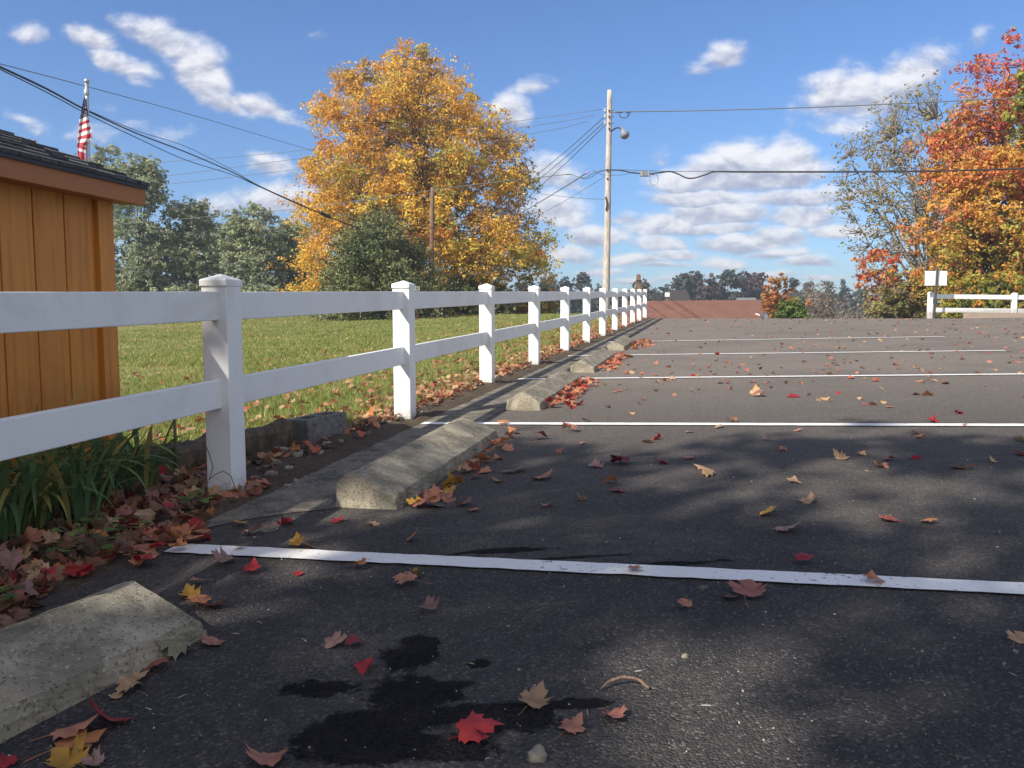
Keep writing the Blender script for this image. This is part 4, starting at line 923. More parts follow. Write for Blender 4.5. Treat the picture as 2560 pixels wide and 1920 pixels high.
# small sign half hidden by the second post
Yg = 40.; a = at(1029, 716, Yg); b = at(1049.5, 726.5, Yg); mx = at(1043, 760, Yg); sx = thing('street_sign', 'small pale sign reading ONE half hidden behind the second white post', 'sign', (mx[0], Yg, float(gh(mx[0], Yg))))
MB().tube([(mx[0], Yg, float(gh(mx[0], Yg))-.1), (mx[0], Yg, a[2]-.02)], .03, 6).build('post', REDBARK, sx)
MB().box(((a[0]+b[0])/2, Yg-.04, (a[2]+b[2])/2), (b[0]-a[0], .01, a[2]-b[2])).build('panel', simple('sign_face', (.33, .35, .32), .6, .05, 8), sx)
tcu = bpy.data.curves.new('lettering', 'FONT'); tcu.body = 'ONE'; tcu.size = .2; tcu.extrude = .002; tcu.align_x = 'RIGHT'; tcu.align_y = 'CENTER'
to = bpy.data.objects.new('lettering', tcu); COL.objects.link(to); to.rotation_euler = (R(90), 0, 0); to.parent = sx
to.location = (b[0]-.03-sx.location.x, -.055, (a[2]+b[2])/2-sx.location.z); tcu.materials.append(DARKM)
bpy.context.view_layer.update(); tme = bpy.data.meshes.new_from_object(to.evaluated_get(bpy.context.evaluated_depsgraph_get())); tl, tr_ = to.location.copy(), to.rotation_euler.copy(); bpy.data.objects.remove(to)
to = bpy.data.objects.new('lettering', tme); COL.objects.link(to); to.parent = sx; to.location = tl; to.rotation_euler = tr_
# small things at the end of the lawn
Yl = 47.
q = at(956, 792, Yl); gb = thing('utility_box', 'green utility box at the end of the lawn left of the second white post', 'utility box', q)
MB().box(q+np.array([0, 0, .12]), (.62, .5, .5)).build('case', GREENBOX, gb); MB().box(q+np.array([0, 0, .40]), (.34, .5, .09)).build('lid', GREENBOX, gb); MB().box(q+np.array([.0, -.26, .06]), (.15, .02, .06)).build('label_plate', WHITEP, gb)
for k, (px, h, lb) in enumerate([(903, .42, 'white marker stake at the end of the lawn near the green box'), (801, .2, 'short white marker at the end of the lawn, left one')]):
    q = at(px, 790, Yl); tag(MB().tube([q+np.array([0, 0, -.2]), q+np.array([0, 0, h*.5]), q+np.array([.01, 0, h])], [.045, .045, .03], 8).build('marker_stake', WHITEP), lb, 'marker', 'white markers at the lawn end')

# ------------------------------------------------------------ timber, block, stones, twig
def lumpy(mb, c, size, seed, amp=.18, seg=10, rotz=0.):
    r_ = np.random.RandomState(seed); ph = r_.rand(6)*6
    u_ = np.linspace(0, np.pi, seg); w_ = np.linspace(0, 2*np.pi, seg*2, endpoint=False)
    A, B = np.meshgrid(u_, w_, indexing='ij'); n = np.stack([np.sin(A)*np.cos(B), np.sin(A)*np.sin(B), np.cos(A)], -1)
    n = np.sign(n)*np.abs(n)**.8
    k = 1+amp*(np.sin(3*n[..., 0]+ph[0])*np.sin(4*n[..., 1]+ph[1])+.6*np.sin(6*n[..., 2]+5*n[..., 0]+ph[2]))
    v = (n*k[..., None]*np.array(size)/2).reshape(-1, 3)@ZR(rotz).T+np.array(c); m = seg*2
    i = np.arange(seg-1)[:, None]*m; j = np.arange(m)[None]; j2 = (j+1) % m
    mb.add(v, np.stack([i+j, i+m+j, i+m+j2, i+j2], -1).reshape(-1, 4)); return mb
A_ = P3(-.35, -.86); B_ = P3(1.28, -.36); n = 40; mb = MB(); r_ = np.random.RandomState(5); v = []
dirv = (B_-A_)/np.linalg.norm(B_-A_); side = np.array([-dirv[1], dirv[0], 0])
sec = [(0, -.05), (.0, .0), (-.004, .06), (.0, .115), (.02, .14), (.06, .15), (.11, .155), (.15, .15), (.165, .13), (.165, -.05)]
for i in range(n):
    c = A_+(B_-A_)*i/(n-1)
    for (a, b) in sec: v.append(c+side*(a+r_.randn()*.005)+np.array([0, 0, b+.02+r_.randn()*.006+.012*math.sin(i*.5)*(b > .1)]))
m = len(sec); f = [(i*m+j, i*m+j+1, (i+1)*m+j+1, (i+1)*m+j) for i in range(n-1) for j in range(m-1)]
mb.add(v, f); mb.f.append(np.array([list(range(m))])); mb.f.append(np.array([[(n-1)*m+q for q in range(m)]]))
tag(mb.build('landscape_timber', TIMBER, smooth=False), 'rotting dark landscape timber on the ground behind the nearest white post', 'timber')
# block with two hollow cells
bs = P3(1.34, -.29); ang = math.atan2(dirv[1], dirv[0]); 
blk = MB(); Lb, Wb, Hb = .40, .19, .20
def lb_(x0, x1, y0, y1): blk.box(((x0+x1)/2, (y0+y1)/2, Hb/2), (x1-x0, y1-y0, Hb))
lb_(0, Lb, 0, .032); lb_(0, Lb, Wb-.032, Wb); lb_(0, .032, .0325, Wb-.0325); lb_(Lb/2-.016, Lb/2+.016, .0325, Wb-.0325); lb_(Lb-.032, Lb, .0325, Wb-.0325)
blk.box((Lb/2, Wb/2, .03), (Lb-.01, Wb-.01, .05))
bo = blk.build('concrete_block', CBLOCK); bo.location = (bs[0], bs[1], bs[2]-.02); bo.rotation_euler = (R(-2), R(-2), ang+R(3)); bevel(bo, .004)
tag(bo, 'grey hollow concrete block lying at the lawn edge right of the nearest post', 'concrete block')
def stone(dx, dy, w_, label, seed, h=.6, group='stones', cat='stone', mat=STONE):
    q = gd(dx, dy); sz = w_*D2*q[1]/F
    o = lumpy(MB(), (0, 0, 0), (sz, sz*.75, sz*h), seed, rotz=seed*1.3).build('stone', mat, smooth=True); o.location = (q[0], q[1], q[2]+sz*h*.30); tag(o, label, cat, group); return o
stone(1162, 1639, 54, 'largest pale tan stone on the asphalt at the bottom edge', 1, .5, None)
stone(1480, 1423, 18, 'small round tan pebble on the dark asphalt right of centre', 2, .8, None)
stone(2168, 1437, 11, 'tiny tan pebble near the right edge', 3, .8, None)
stone(2194, 1411, 14, 'tan crumb of stone beside the crumbled leaf at the right edge', 4, .7, None)
PEB = [(410, 1509), (873, 1295), (1098, 1355), (908, 1510), (1390, 1500), (1845, 1420), (2075, 1500), (1985, 1430), (1640, 1495), (1880, 1478), (1720, 1345), (1560, 1560), (2040, 1505), (775, 1265), (560, 1268), (1835, 1510), (1960, 1560), (1660, 1600), (2130, 1590), (700, 1520), (1340, 1640)]
for k, (a, b) in enumerate(PEB): stone(a, b, 5+(k*37 % 5), 'tiny pale stone chip on the foreground asphalt, '+('left of the curved twig' if a < 1100 else 'below the curved twig' if a < 1700 else 'towards the right edge'), 100+k, .6, 'tiny pale stone chips on the asphalt', 'pebble')
RK = [(605, 985, 34), (640, 990, 30), (668, 975, 26), (585, 1035, 30), (625, 1020, 24), (600, 1010, 26), (655, 1012, 22), (690, 985, 22), (560, 1060, 20), (640, 1045, 18), (705, 965, 20), (548, 1040, 20), (735, 960, 18), (620, 1055, 16)]
for k, (a, b, w_) in enumerate(RK): stone(a, b, w_, ['grey rounded rock in the soil right of the nearest post foot', 'smaller grey stone in the dark soil below the concrete block'][k % 2], 140+k, .75, 'rocks in the soil by the nearest post', 'rock', STONE)
RS = np.random.RandomState(9); gm = MB()
for k in range(420):
    s_ = RS.uniform(-.1, 3.2) if k < 260 else RS.uniform(3, 22); t_ = -.1-RS.rand()*(.45 if s_ < 2 else .22)+.1*RS.rand(); z_ = RS.uniform(.008, .04)*(1 if k < 260 else .7); b_ = P3(s_, t_, .022)
    o_ = MB(); lumpy(o_, b_, (z_*1.6, z_*1.2, z_), k, .25, 5, k*.7); c_ = [(.07, .055, .042), (.11, .095, .08), (.16, .15, .13), (.05, .04, .03)][k % 4]
    gm.add(np.concatenate(o_.v), np.concatenate(o_.f), np.array(c_))
tag(gm.build('gravel', LITTER), 'dark clods and gravel in the bare soil under the fence', 'gravel', kind='stuff')
dm = MB(); RS = np.random.RandomState(21)
for k in range(420):
    q = gd(RS.uniform(-20, 2230), 700+950*RS.rand()**.8); z_ = RS.uniform(.0009, .0026)*(1+.14*q[1]); s_, t_ = st_of(q[0], q[1])
    if t_ < .2: continue
    ya = RS.rand()*6.3; L_ = z_*(RS.uniform(.8, 1.6) if k % 12 else RS.uniform(3, 7)); a_ = np.array([math.cos(ya), math.sin(ya), RS.uniform(-.2, .3)])*L_; b_ = np.array([-math.sin(ya), math.cos(ya), 0])*z_*(.6 if k % 4 else .35); c_ = q+np.array([0, 0, .006+z_*.4]); h_ = np.array([0, 0, z_*.5])
    dm.add([c_-a_-h_, c_-b_-h_, c_+a_-h_, c_+b_-h_, c_-a_*.5+h_, c_-b_*.6+h_, c_+a_*.6+h_, c_+b_*.5+h_], [(4, 5, 6, 7), (0, 1, 5, 4), (1, 2, 6, 5), (2, 3, 7, 6), (3, 0, 4, 7)], np.array([(.55, .52, .46), (.34, .29, .2), (.20, .15, .09), (.45, .40, .26), (.62, .60, .56)][k % 5]))
tag(dm.build('debris', LITTER), 'tiny pale grit, seeds and plant bits strewn over the asphalt', 'debris', kind='stuff')
def path_obj(name, pts, rad, mat, label, cat, lift=.01):
    P = np.array([gd(a, b)+np.array([0, 0, lift+c]) for a, b, c in pts]); 
    t = np.linspace(0, len(P)-1, 24); Q = np.stack([np.interp(t, range(len(P)), P[:, i]) for i in range(3)], 1)
    for _k in range(2): Q[1:-1] = (Q[:-2]+2*Q[1:-1]+Q[2:])/4
    r_ = np.interp(t, [0, 1, len(P)-1], [rad*.5, rad, rad*.8]); return tag(MB().tube(Q, r_, 7).build(name, mat, smooth=True), label, cat)
path_obj('twig', [(1298, 1497, 0), (1315, 1488, .008), (1345, 1483, .014), (1378, 1486, .012), (1402, 1496, 0)], .0042, OLDWOOD, 'curved bare twig lying on the dark asphalt', 'twig')
pb = P3(.0, .01); tw = [P3(-.02, -.125, .26), P3(-.03, -.10, .22), P3(-.02, -.09, .16), P3(-.04, -.10, .10), P3(-.04, -.07, .125), P3(-.04, -.02, .145), P3(-.04, .02, .12), P3(-.03, .05, .01)]
tag(MB().tube(np.array(tw), .002, 5).build('twig', BARK, smooth=True), 'thin dark vine twig against the foot of the nearest white post', 'twig')

# ------------------------------------------------------------ maple leaves
HALF = [(0, -.30), (.12, -.36), (.34, -.40), (.33, -.30), (.50, -.24), (.43, -.12), (.55, .02), (.68, .10), (.56, .18), (.58, .36), (.43, .33), (.30, .30), (.31, .42), (.36, .54), (.21, .56), (.13, .66), (0, .80)]
def leaf_mesh(seed, curl, detail=True):
    r_ = np.random.RandomState(seed); pts = [(x*(1+.12*r_.randn()), y*(1+.05*r_.randn())) for x, y in HALF]
    pts[0] = HALF[0]; left = [(-x*(1+.1*r_.randn()), y*(1+.04*r_.randn())) for x, y in HALF[1:-1]][::-1]
    out = np.array(pts+left); n = len(out); c = np.array([0, .02])
    rings = [out, c+(out-c)*.66, c+(out-c)*.33] if detail else [out]
    v = np.concatenate(rings+[c[None]]); v = v/1.28
    x, y = v[:, 0], v[:, 1]; rad = np.hypot(x, y)
    z = curl[0]*x*x+curl[1]*y*y+curl[2]*x*y+curl[3]*np.sin(6*x+2)*.05+.04*np.sin(9*y+seed)*rad+curl[4]*rad**3
    z = z+.05*np.abs(np.sin(np.arctan2(y, x)*2.5+.8))*rad
    v3 = np.stack([x, y, z-z.min()*.9], 1); f3, f4 = [], []
    for k in range(len(rings)-1):
        for i in range(n): j = (i+1) % n; f4.append((k*n+i, k*n+j, (k+1)*n+j, (k+1)*n+i))
    k = len(rings)-1
    for i in range(n): j = (i+1) % n; f3.append((k*n+i, k*n+j, len(rings)*n))
    return v3, f3, f4
CURLS = [(.1, .05, .1, .5, .05), (.5, -.1, .2, .6, .3), (-.45, .2, -.2, .4, .2), (.2, .55, .3, 1, .35), (1.1, .1, .2, .6, .2), (-.2, -.7, .4, .6, .3), (-.9, .1, .3, .7, -.2), (.3, .3, 1.2, .5, .5)]
LEAFC = {'red': (.40, .030, .032), 'darkred': (.20, .022, .025), 'orange': (.48, .19, .075), 'redorange': (.42, .12, .07), 'yellow': (.56, .30, .045), 'tan': (.46, .29, .16), 'pink': (.40, .16, .115), 'mauve': (.30, .17, .14),
         'brown': (.25, .135, .075), 'salmon': (.46, .20, .12), 'grey': (.20, .19, .11), 'olive': (.13, .13, .05)}
def f_leaf(col):
    def fn(t):
        p = t.N('ShaderNodeTexCoord').outputs['Object']; oi = t.N('ShaderNodeObjectInfo')
        n = t.noise(p, 2.6, 4, .6); f = t.noise(p, 16, 4, .7)
        c = t.mix(t.maprange(n, .3, .7), tuple(x*.72 for x in col), tuple(min(.8, x*1.18) for x in col))
        sp = t.N('ShaderNodeSeparateXYZ', {0: p}); at2 = t.math('ARCTAN2', sp.outputs[0], t.math('ADD', sp.outputs[1], .2))
        vein = t.maprange(t.math('ABSOLUTE', t.math('SINE', t.math('MULTIPLY', at2, 3.6))), .10, .03)
        c = t.mix(t.math('MULTIPLY', vein, .4), c, tuple(min(.8, x*.5+.12) for x in col))
        c = t.mix(t.math('MULTIPLY', t.maprange(f, .62, .72), .6), c, tuple(x*.3 for x in col))
        c = t.mix(1., c, t.ramp(oi.outputs['Random'], [(0, .78), (1, 1.2)]), 'MULTIPLY')
        a = princ(t, c, .55, t.math('MULTIPLY_ADD', vein, -.5, f), .3, .05, .35); b = t.N('ShaderNodeBsdfTranslucent', {'Color': c}).outputs[0]
        return t.N('ShaderNodeMixShader', {0: .2, 1: a, 2: b}).outputs[0]
    return fn
LM = {k: material(k+'_leaf', f_leaf(c)) for k, c in LEAFC.items()}
LMESH = []
for k, c in enumerate(CURLS):
    v3, f3, f4 = leaf_mesh(k*3+1, c); mb = MB(); mb.add(v3, f3); mb.f.append(np.array(f4))
    st = np.array([(0, -.2, .02), (.01, -.4, .05), (.03+.05*math.sin(k), -.62, .04), (.05+.12*math.sin(k*2), -.85, .01)]); mb.tube(st, [.012, .010, .009, .012], 4)
    o = mb.build('maple_leaf', LM['red'], smooth=True); LMESH.append(o.data); bpy.data.objects.remove(o)
LV = [leaf_mesh(k*3+1, c, False) for k, c in enumerate(CURLS)]
# every leaf: x, y, lift, size, colour, tilt x, tilt y, yaw, label, group
LEAVES = []
def addleaf(x, y, lift, size, col, tx, ty, yaw, label=None, group=None, zabs=None):
    z = float(gh(x, y))+lift if zabs is None else zabs
    LEAVES.append(dict(p=(x, y, z), s=size, c=col, r=(tx, ty, yaw), label=label, group=group))
HAND = [(790, 1449, 62, 'red', 'bright red upright maple leaf left of centre on the black patch', 35), (1022, 1592, 106, 'red', 'largest bright red maple leaf at the bottom, stem pointing right', 14), (1150, 1523, 72, 'tan', 'curled tan brown leaf just above the large red leaf', 10), (1232, 1581, 64, 'salmon', 'pale salmon star shaped leaf right of the large red leaf', 8), (1325, 1552, 56, 'pink', 'rounded pink leaf with stem pointing up, below the twig', 8),
 (580, 1648, 100, 'salmon', 'pale salmon leaf cut by the bottom edge left of the black patch', 10), (720, 1393, 60, 'mauve', 'grey pink leaf left of the small dark red leaf', 18), (767, 1399, 42, 'darkred', 'small dark red leaf touching the black patch top', 5), (925, 1325, 50, 'mauve', 'flat mauve leaf alone on the asphalt below the near line', 5), (882, 1264, 58, 'salmon', 'tan pink leaf under a curled orange one below the near line', 5), (899, 1245, 34, 'yellow', 'curled orange yellow leaf resting on a tan pink leaf', 40),
 (775, 1229, 36, 'orange', 'small light orange leaf just under the near white line', 5), (543, 1239, 40, 'red', 'red folded leaf left of centre under the near white line', 20), (642, 1244, 22, 'red', 'tiny pink red leaf right of the red folded leaf', 5), (462, 1392, 54, 'salmon', 'pink tan leaf off the tip of the nearest wheel stop', 12), (380, 1412, 76, 'grey', 'greyish green leaf beside the nearest wheel stop', 8), (335, 1448, 64, 'redorange', 'red brown leaf leaning on the nearest wheel stop side', 25),
 (285, 1474, 66, 'tan', 'tan leaf beside the nearest wheel stop, upper of two', 15), (283, 1496, 60, 'tan', 'tan leaf beside the nearest wheel stop, lower of two', 8), (250, 1512, 30, 'tan', 'small tan leaf piece near the nearest wheel stop', 5), (238, 1562, 110, 'red', 'crumpled bright red leaf at the bottom left', 30), (150, 1590, 100, 'salmon', 'pinkish tan leaf under red ones at the bottom left', 10), (160, 1616, 110, 'orange', 'orange leaf under the pinkish tan one at the bottom left', 8), (150, 1652, 90, 'yellow', 'orange yellow leaf cut by the bottom edge at left', 10), (205, 1655, 50, 'mauve', 'mauve leaf cut by the bottom edge beside the orange yellow leaf', 8), (15, 1654, 60, 'red', 'red leaf in the bottom left corner', 10),
 (410, 1292, 46, 'yellow', 'pale yellow orange leaf at the end of the nearest wheel stop', 20), (430, 1305, 50, 'orange', 'orange leaf behind the end of the nearest wheel stop', 15), (455, 1314, 60, 'redorange', 'red orange leaf at the outer end of the nearest wheel stop', 20), (430, 1322-58, 36, 'salmon', 'salmon leaf between the near line and nearest wheel stop', 10), (490, 1238-20, 56, 'mauve', 'mauve leaf at the left start of the near white line', 12),
 (543, 1156, 50, 'mauve', 'mauve leaf above the near line at left', 12), (520, 1137, 32, 'yellow', 'small yellow leaf above the near line at left', 5), (443, 1167, 36, 'red', 'red leaf beside the brown leaf pile edge', 10), (615, 1134, 42, 'red', 'red leaf in front of the second wheel stop', 10), (520, 1189, 28, 'tan', 'tan leaf on the left part of the near white line', 12), (640, 1181, 34, 'yellow', 'curled pale yellow leaf on the near white line', 45), (662, 1186, 50, 'orange', 'orange brown curled leaf on the near white line', 30),
 (890, 1170, 36, 'orange', 'bright orange upright leaf above the near line', 40), (727, 1128, 32, 'red', 'small red leaf under the second wheel stop end', 5), (805, 1135, 34, 'tan', 'pale tan leaf in front of the second wheel stop end', 10), (943, 1096, 46, 'tan', 'tan leaf alone right of the second wheel stop', 18), (1002, 1092, 38, 'salmon', 'folded salmon leaf right of the second wheel stop', 22), (1023, 1105, 26, 'orange', 'small orange tan leaf below the folded salmon leaf', 8), (1078, 1041, 28, 'orange', 'flat orange leaf mid lot', 4),
 (1255, 1081, 28, 'tan', 'upright curled tan leaf mid lot', 55), (1180, 1094, 30, 'salmon', 'small salmon leaf left of the upright curled one', 8), (1320, 1045, 32, 'orange', 'folded orange leaf mid lot', 35), (1333, 1062, 36, 'red', 'red leaf just below the folded orange leaf', 6), (1167, 1035, 52, 'salmon', 'wide salmon leaf mid lot', 14), (1122, 1019, 40, 'tan', 'curled tan leaf left of the wide salmon leaf', 40), (1096, 1023, 34, 'mauve', 'mauve leaf beside the curled tan leaf', 10),
 (1432, 1001, 40, 'red', 'bright red leaf with raised lobes mid lot', 30), (1342, 1002, 46, 'darkred', 'dark red leaf left of the bright red one mid lot', 14), (1288, 1010, 34, 'mauve', 'dull mauve red leaf left of the dark red one', 10), (1520, 1027, 52, 'tan', 'light tan leaf with a raised tip right of centre', 22), (1652, 1111, 58, 'yellow', 'large tan yellow curled leaf right of centre', 35), (1696, 1147, 56, 'mauve', 'pinkish grey leaf below the large tan yellow leaf', 15), (1742, 1086, 38, 'tan', 'square looking tan leaf right of the tan yellow leaf', 25),
 (1716, 1043, 30, 'tan', 'tan leaf above the square looking tan leaf', 10), (1924, 1125, 46, 'redorange', 'orange red flat leaf in the right dappled light', 8), (2003, 1130, 36, 'orange', 'orange leaf right of the orange red flat leaf', 15), (1733, 1218, 46, 'red', 'red leaf just above the near line at right', 12), (1612, 1289, 100, 'pink', 'large pink leaf with upright stem below the near line', 9), (1573, 1294, 42, 'brown', 'brown piece of leaf left of the large pink leaf', 10), (1480, 1317, 34, 'salmon', 'small pale orange leaf below the near line', 20),
 (1520, 1284, 22, 'grey', 'tiny pale green leaf below the near line', 5), (1368, 1238, 38, 'salmon', 'pale orange leaf flat on the near white line centre', 2), (1889, 1264, 46, 'orange', 'orange leaf flat on the near white line at right', 2), (1820, 991, 40, 'tan', 'tan leaf right of centre beyond the shade edge', 15), (1920, 994, 28, 'red', 'red leaf right of the tan leaf beyond the shade', 15), (2070, 1012, 34, 'tan', 'tan leaf with upright stem near the right', 18), (2205, 982, 26, 'red', 'red leaf at the right edge', 30), (2202, 953, 26, 'tan', 'tan leaf at the right edge above the red one', 15),
 (2197, 1386, 48, 'tan', 'crumbled tan leaf at the right edge of the foreground', 18), (716, 1262, 16, 'olive', 'tiny olive leaf under the near line', 20), (1165, 949, 34, 'redorange', 'red orange leaf beyond the second line near the wheel stop', 20), (1064, 959, 36, 'redorange', 'bright orange leaf at the far end of the second wheel stop', 30), (1248, 874, 34, 'red', 'red leaf right of the red leaf bank', 10), (1110, 937, 26, 'orange', 'small orange leaf below the second line', 10), (1085, 917, 30, 'orange', 'leaf lying on the second white line near the wheel stop', 12),
 (1232, 932, 46, 'salmon', 'long salmon leaf beyond the second line', 14), (1078, 992, 24, 'orange', 'flat orange sliver of leaf mid lot', 5), (1632, 851, 30, 'tan', 'raised brown leaf in the sunlit lot', 50), (1640, 856, 30, 'salmon', 'salmon leaf touching the raised brown leaf', 12), (1713, 857, 28, 'red', 'red and salmon leaf in the sunlit lot', 12), (1485, 992, 28, 'salmon', 'salmon leaf mid lot above the bright red one', 10), (1655, 951, 24, 'salmon', 'salmon leaf below the second line at right centre', 10), (2003, 854-0, 24, 'orange', 'orange leaf in the sunlit lot at right', 30)]
rl = random.Random(5)
for (dx, dy, wpx, col, lb, tilt) in HAND:
    q = gd(dx, dy+2); size = wpx*D2*q[1]/F*1.0
    size = min(size, .115)
    addleaf(q[0], q[1], .010 if 'line' not in lb else .020, size*1.06, col, R(tilt)*rl.choice((1, .8)), R(rl.uniform(-12, 12)), rl.uniform(0, 6.28), 'maple leaf: '+lb if False else lb)
CN2 = dict(red='bright red', orange='orange', redorange='red orange', yellow='yellow', tan='tan', salmon='salmon')
# banks of leaves on the right of the wheel stops
def bank(s0, s1, t0, n, cols, lab, grp, wt=.13, smin=.06, smax=.10, lift=.05):
    for k in range(n):
        a = rl.random(); s = s0+(s1-s0)*a; dt = abs(rl.gauss(0, wt)); x, y = xy_of(s, t0+dt)
        addleaf(x, y, .012+rl.random()*lift*max(0, 1-dt/.2), rl.uniform(smin, smax), (bc := rl.choice(cols)), R(rl.uniform(-40, 40)), R(rl.uniform(-40, 40)), rl.uniform(0, 6.28), CN2[bc]+' '+lab, grp)
bank(.15, 1.0, .95, 15, ['orange', 'redorange', 'salmon', 'tan', 'yellow'], 'leaf heaped at the right side of the wheel stop nearest the post', 'leaves heaped along the second wheel stop', .06, .07, .10, .03)
bank(1.1, 1.75, .95, 6, ['redorange', 'salmon', 'orange'], 'leaf near the far end of the wheel stop nearest the post', 'leaves at the far end of the second wheel stop', .06, .07, .10, .03)
bank(-.15, .15, .95, 6, ['red', 'tan', 'salmon', 'yellow'], 'leaf at the near right corner of the wheel stop nearest the post', 'leaves at the near corner of the second wheel stop', .07, .08, .11, .02)
bank(3.1, 5.2, .95, 70, ['redorange', 'salmon', 'orange', 'red', 'salmon', 'salmon'], 'leaf banked against the third wheel stop', 'red leaves banked along the third wheel stop', .08, .06, .095, .07)
bank(6.3, 8.8, .95, 50, ['redorange', 'orange', 'salmon'], 'leaf banked against the fourth wheel stop', 'leaves banked along the fourth wheel stop', .10, .06, .095, .07)
bank(10.2, 12.4, .95, 40, ['redorange', 'orange', 'salmon'], 'leaf banked against the farthest wheel stop', 'leaves banked along the farthest wheel stop', .15, .08, .11, .06)
CN = dict(red='bright red', darkred='dark red', orange='orange', redorange='red orange', yellow='yellow', tan='tan', pink='pinkish', mauve='dull mauve', brown='brown', salmon='salmon', grey='greyish', olive='olive')
# brown pile at the left
for k in range(700):
    s = rl.uniform(-2.9, .25); tmax = .16+.08*math.sin(s*7)-max(0, s+.1)*.6; t = tmax-abs(rl.gauss(0, .38))
    if t < -.88: continue
    x, y = xy_of(s, t); depth = min(1, (tmax-t)/.25)
    if rl.random() < .12 and s < -.5: t += .12
    addleaf(x, y, .015+.045*depth*rl.random()+.012*depth, rl.uniform(.055, .095), (pc := rl.choice(['brown', 'tan', 'brown', 'mauve', 'pink', 'tan', 'brown', 'brown', 'mauve', 'brown', 'salmon', 'brown', 'darkred', 'tan', 'pink', 'red', 'mauve', 'orange'])), R(rl.uniform(-55, 55)), R(rl.uniform(-55, 55)), rl.uniform(0, 6.28),
            CN[pc]+(' dry leaf in the brown pile, front part by the nearest wheel stop' if s < -1.25 else ' dry leaf in the brown pile between daylilies and near line' if s < -.45 else ' dry leaf in the brown pile by the foot of the nearest post'), 'leaves in the shaded pile at the left')
for k in range(26):   # overlapped ones spilling over the line start
    s = rl.uniform(-1.15, -.55); t = rl.uniform(.05, .30); x, y = xy_of(s, t)
    addleaf(x, y, .02+.02*rl.random(), rl.uniform(.07, .11), (pc := rl.choice(['red', 'redorange', 'pink', 'salmon', 'orange'])), R(rl.uniform(-15, 15)), R(rl.uniform(-15, 15)), rl.uniform(0, 6.28), CN[pc]+' leaf spilling over the left start of the near white line', 'leaves spilling from the pile onto the near line')
# scattered over the lot
for k in range(760):
    a = rl.random(); dy = 690+(a**1.9)*330; dx = rl.uniform(1240+ (dy-690)*-.2, 2230)
    q = gd(dx, dy)
    if q[1] > 33: continue
    near = q[1] < 7.5
    if near and rl.random() < .82: continue
    addleaf(q[0], q[1], .010, rl.uniform(.04, .085), rl.choice(['tan', 'salmon', 'orange', 'tan', 'tan', 'salmon', 'pink', 'red', 'brown', 'tan', 'mauve', 'salmon', 'redorange']), R(rl.uniform(-28, 28)), R(rl.uniform(-28, 28)), rl.uniform(0, 6.28),
            'small dry maple leaf scattered on the open asphalt between the far lines' if not near else 'dry maple leaf on the dappled asphalt before the second line', 'leaves scattered on the far lot' if not near else 'leaves scattered in the dappled shade')
# lawn, soil strip
for k in range(4600):
    s = 30*rl.random()**1.25-.8; t = -.15-abs(rl.gauss(0, 2.2)) if k % 2 else -.05-abs(rl.gauss(0, .35))
    x, y = xy_of(s, t)
    if s < 1.5 and t < -1.65: continue
    if s < .3 and k % 3: continue
    if -.55 < t and .1 < s < 1.9 and rl.random() < .85: continue
    addleaf(x, y, .028+rl.random()*.03, rl.uniform(.04, .088), rl.choice(['tan', 'orange', 'tan', 'salmon', 'redorange', 'brown', 'salmon', 'tan', 'pink']), R(rl.uniform(-45, 45)), R(rl.uniform(-45, 45)), rl.uniform(0, 6.28),
            'orange or tan leaf lying in the grass behind the fence' if t < -.4 else 'dry leaf on the soil strip under the fence', 'leaves in the lawn grass' if t < -.4 else 'leaves along the soil strip')
for k in range(2200):
    x = rl.uniform(-22, 2); y = rl.uniform(6, 56); s, t = st_of(x, y)
    if t > -2 or (s < 1.6 and t > -4.4): continue
    addleaf(x, y, .03, rl.uniform(.05, .10), rl.choice(['tan', 'brown', 'tan', 'orange', 'salmon']), R(rl.uniform(-40, 40)), R(rl.uniform(-40, 40)), rl.uniform(0, 6.28), 'orange or tan leaf lying in the grass behind the fence', 'leaves in the lawn grass')
def projpx(p):
    dx, dy, dz = p[0], p[1], p[2]-CAMZ; c, s = math.cos(TH), math.sin(TH); dep = dy*c-dz*s
    if dep < .3: return None
    return 1280+F*dx/dep, 960-F*(dy*s+dz*c)/dep, dep
for L in LEAVES:
    q = projpx(L['p']); vis = q and -30 < q[0] < 2590 and q[1] < 1950
    L['w'] = (L['s']/q[2] if vis else 0)+(10 if L['group'] is None else 0)
    s, t = st_of(L['p'][0], L['p'][1])
    if L['group'] in ('leaves in the lawn grass',): L['w'] *= .6
LEAVES.sort(key=lambda L: -L['w'])
stuffmb = MB()
for k, L in enumerate(LEAVES):
    if L['w'] == 0: continue
    if k < 300:
        o = bpy.data.objects.new('maple_leaf', LMESH[(k*5+3) % len(LMESH)]); COL.objects.link(o)
        o.location = L['p']; o.rotation_euler = L['r']; sc = L['s']; o.scale = (sc, sc, sc)
        o.material_slots[0].link = 'OBJECT'; o.material_slots[0].material = LM[L['c']]
        tag(o, L['label'], 'leaf', L['group'])
    else:
        v3, f3, _f4 = LV[k % len(LV)]; e = Matrix.Rotation(L['r'][2], 3, 'Z')@Matrix.Rotation(L['r'][1], 3, 'Y')@Matrix.Rotation(L['r'][0], 3, 'X')
        v = v3*L['s']@np.array(e).T+np.array(L['p']); c = np.array(LEAFC[L['c']])*rl.uniform(.75, 1.2)
        stuffmb.add(v, f3, c)
tag(stuffmb.build('leaf_litter', LITTER), 'small fallen leaves strewn over the lawn, soil and lot', 'leaves', kind='stuff')

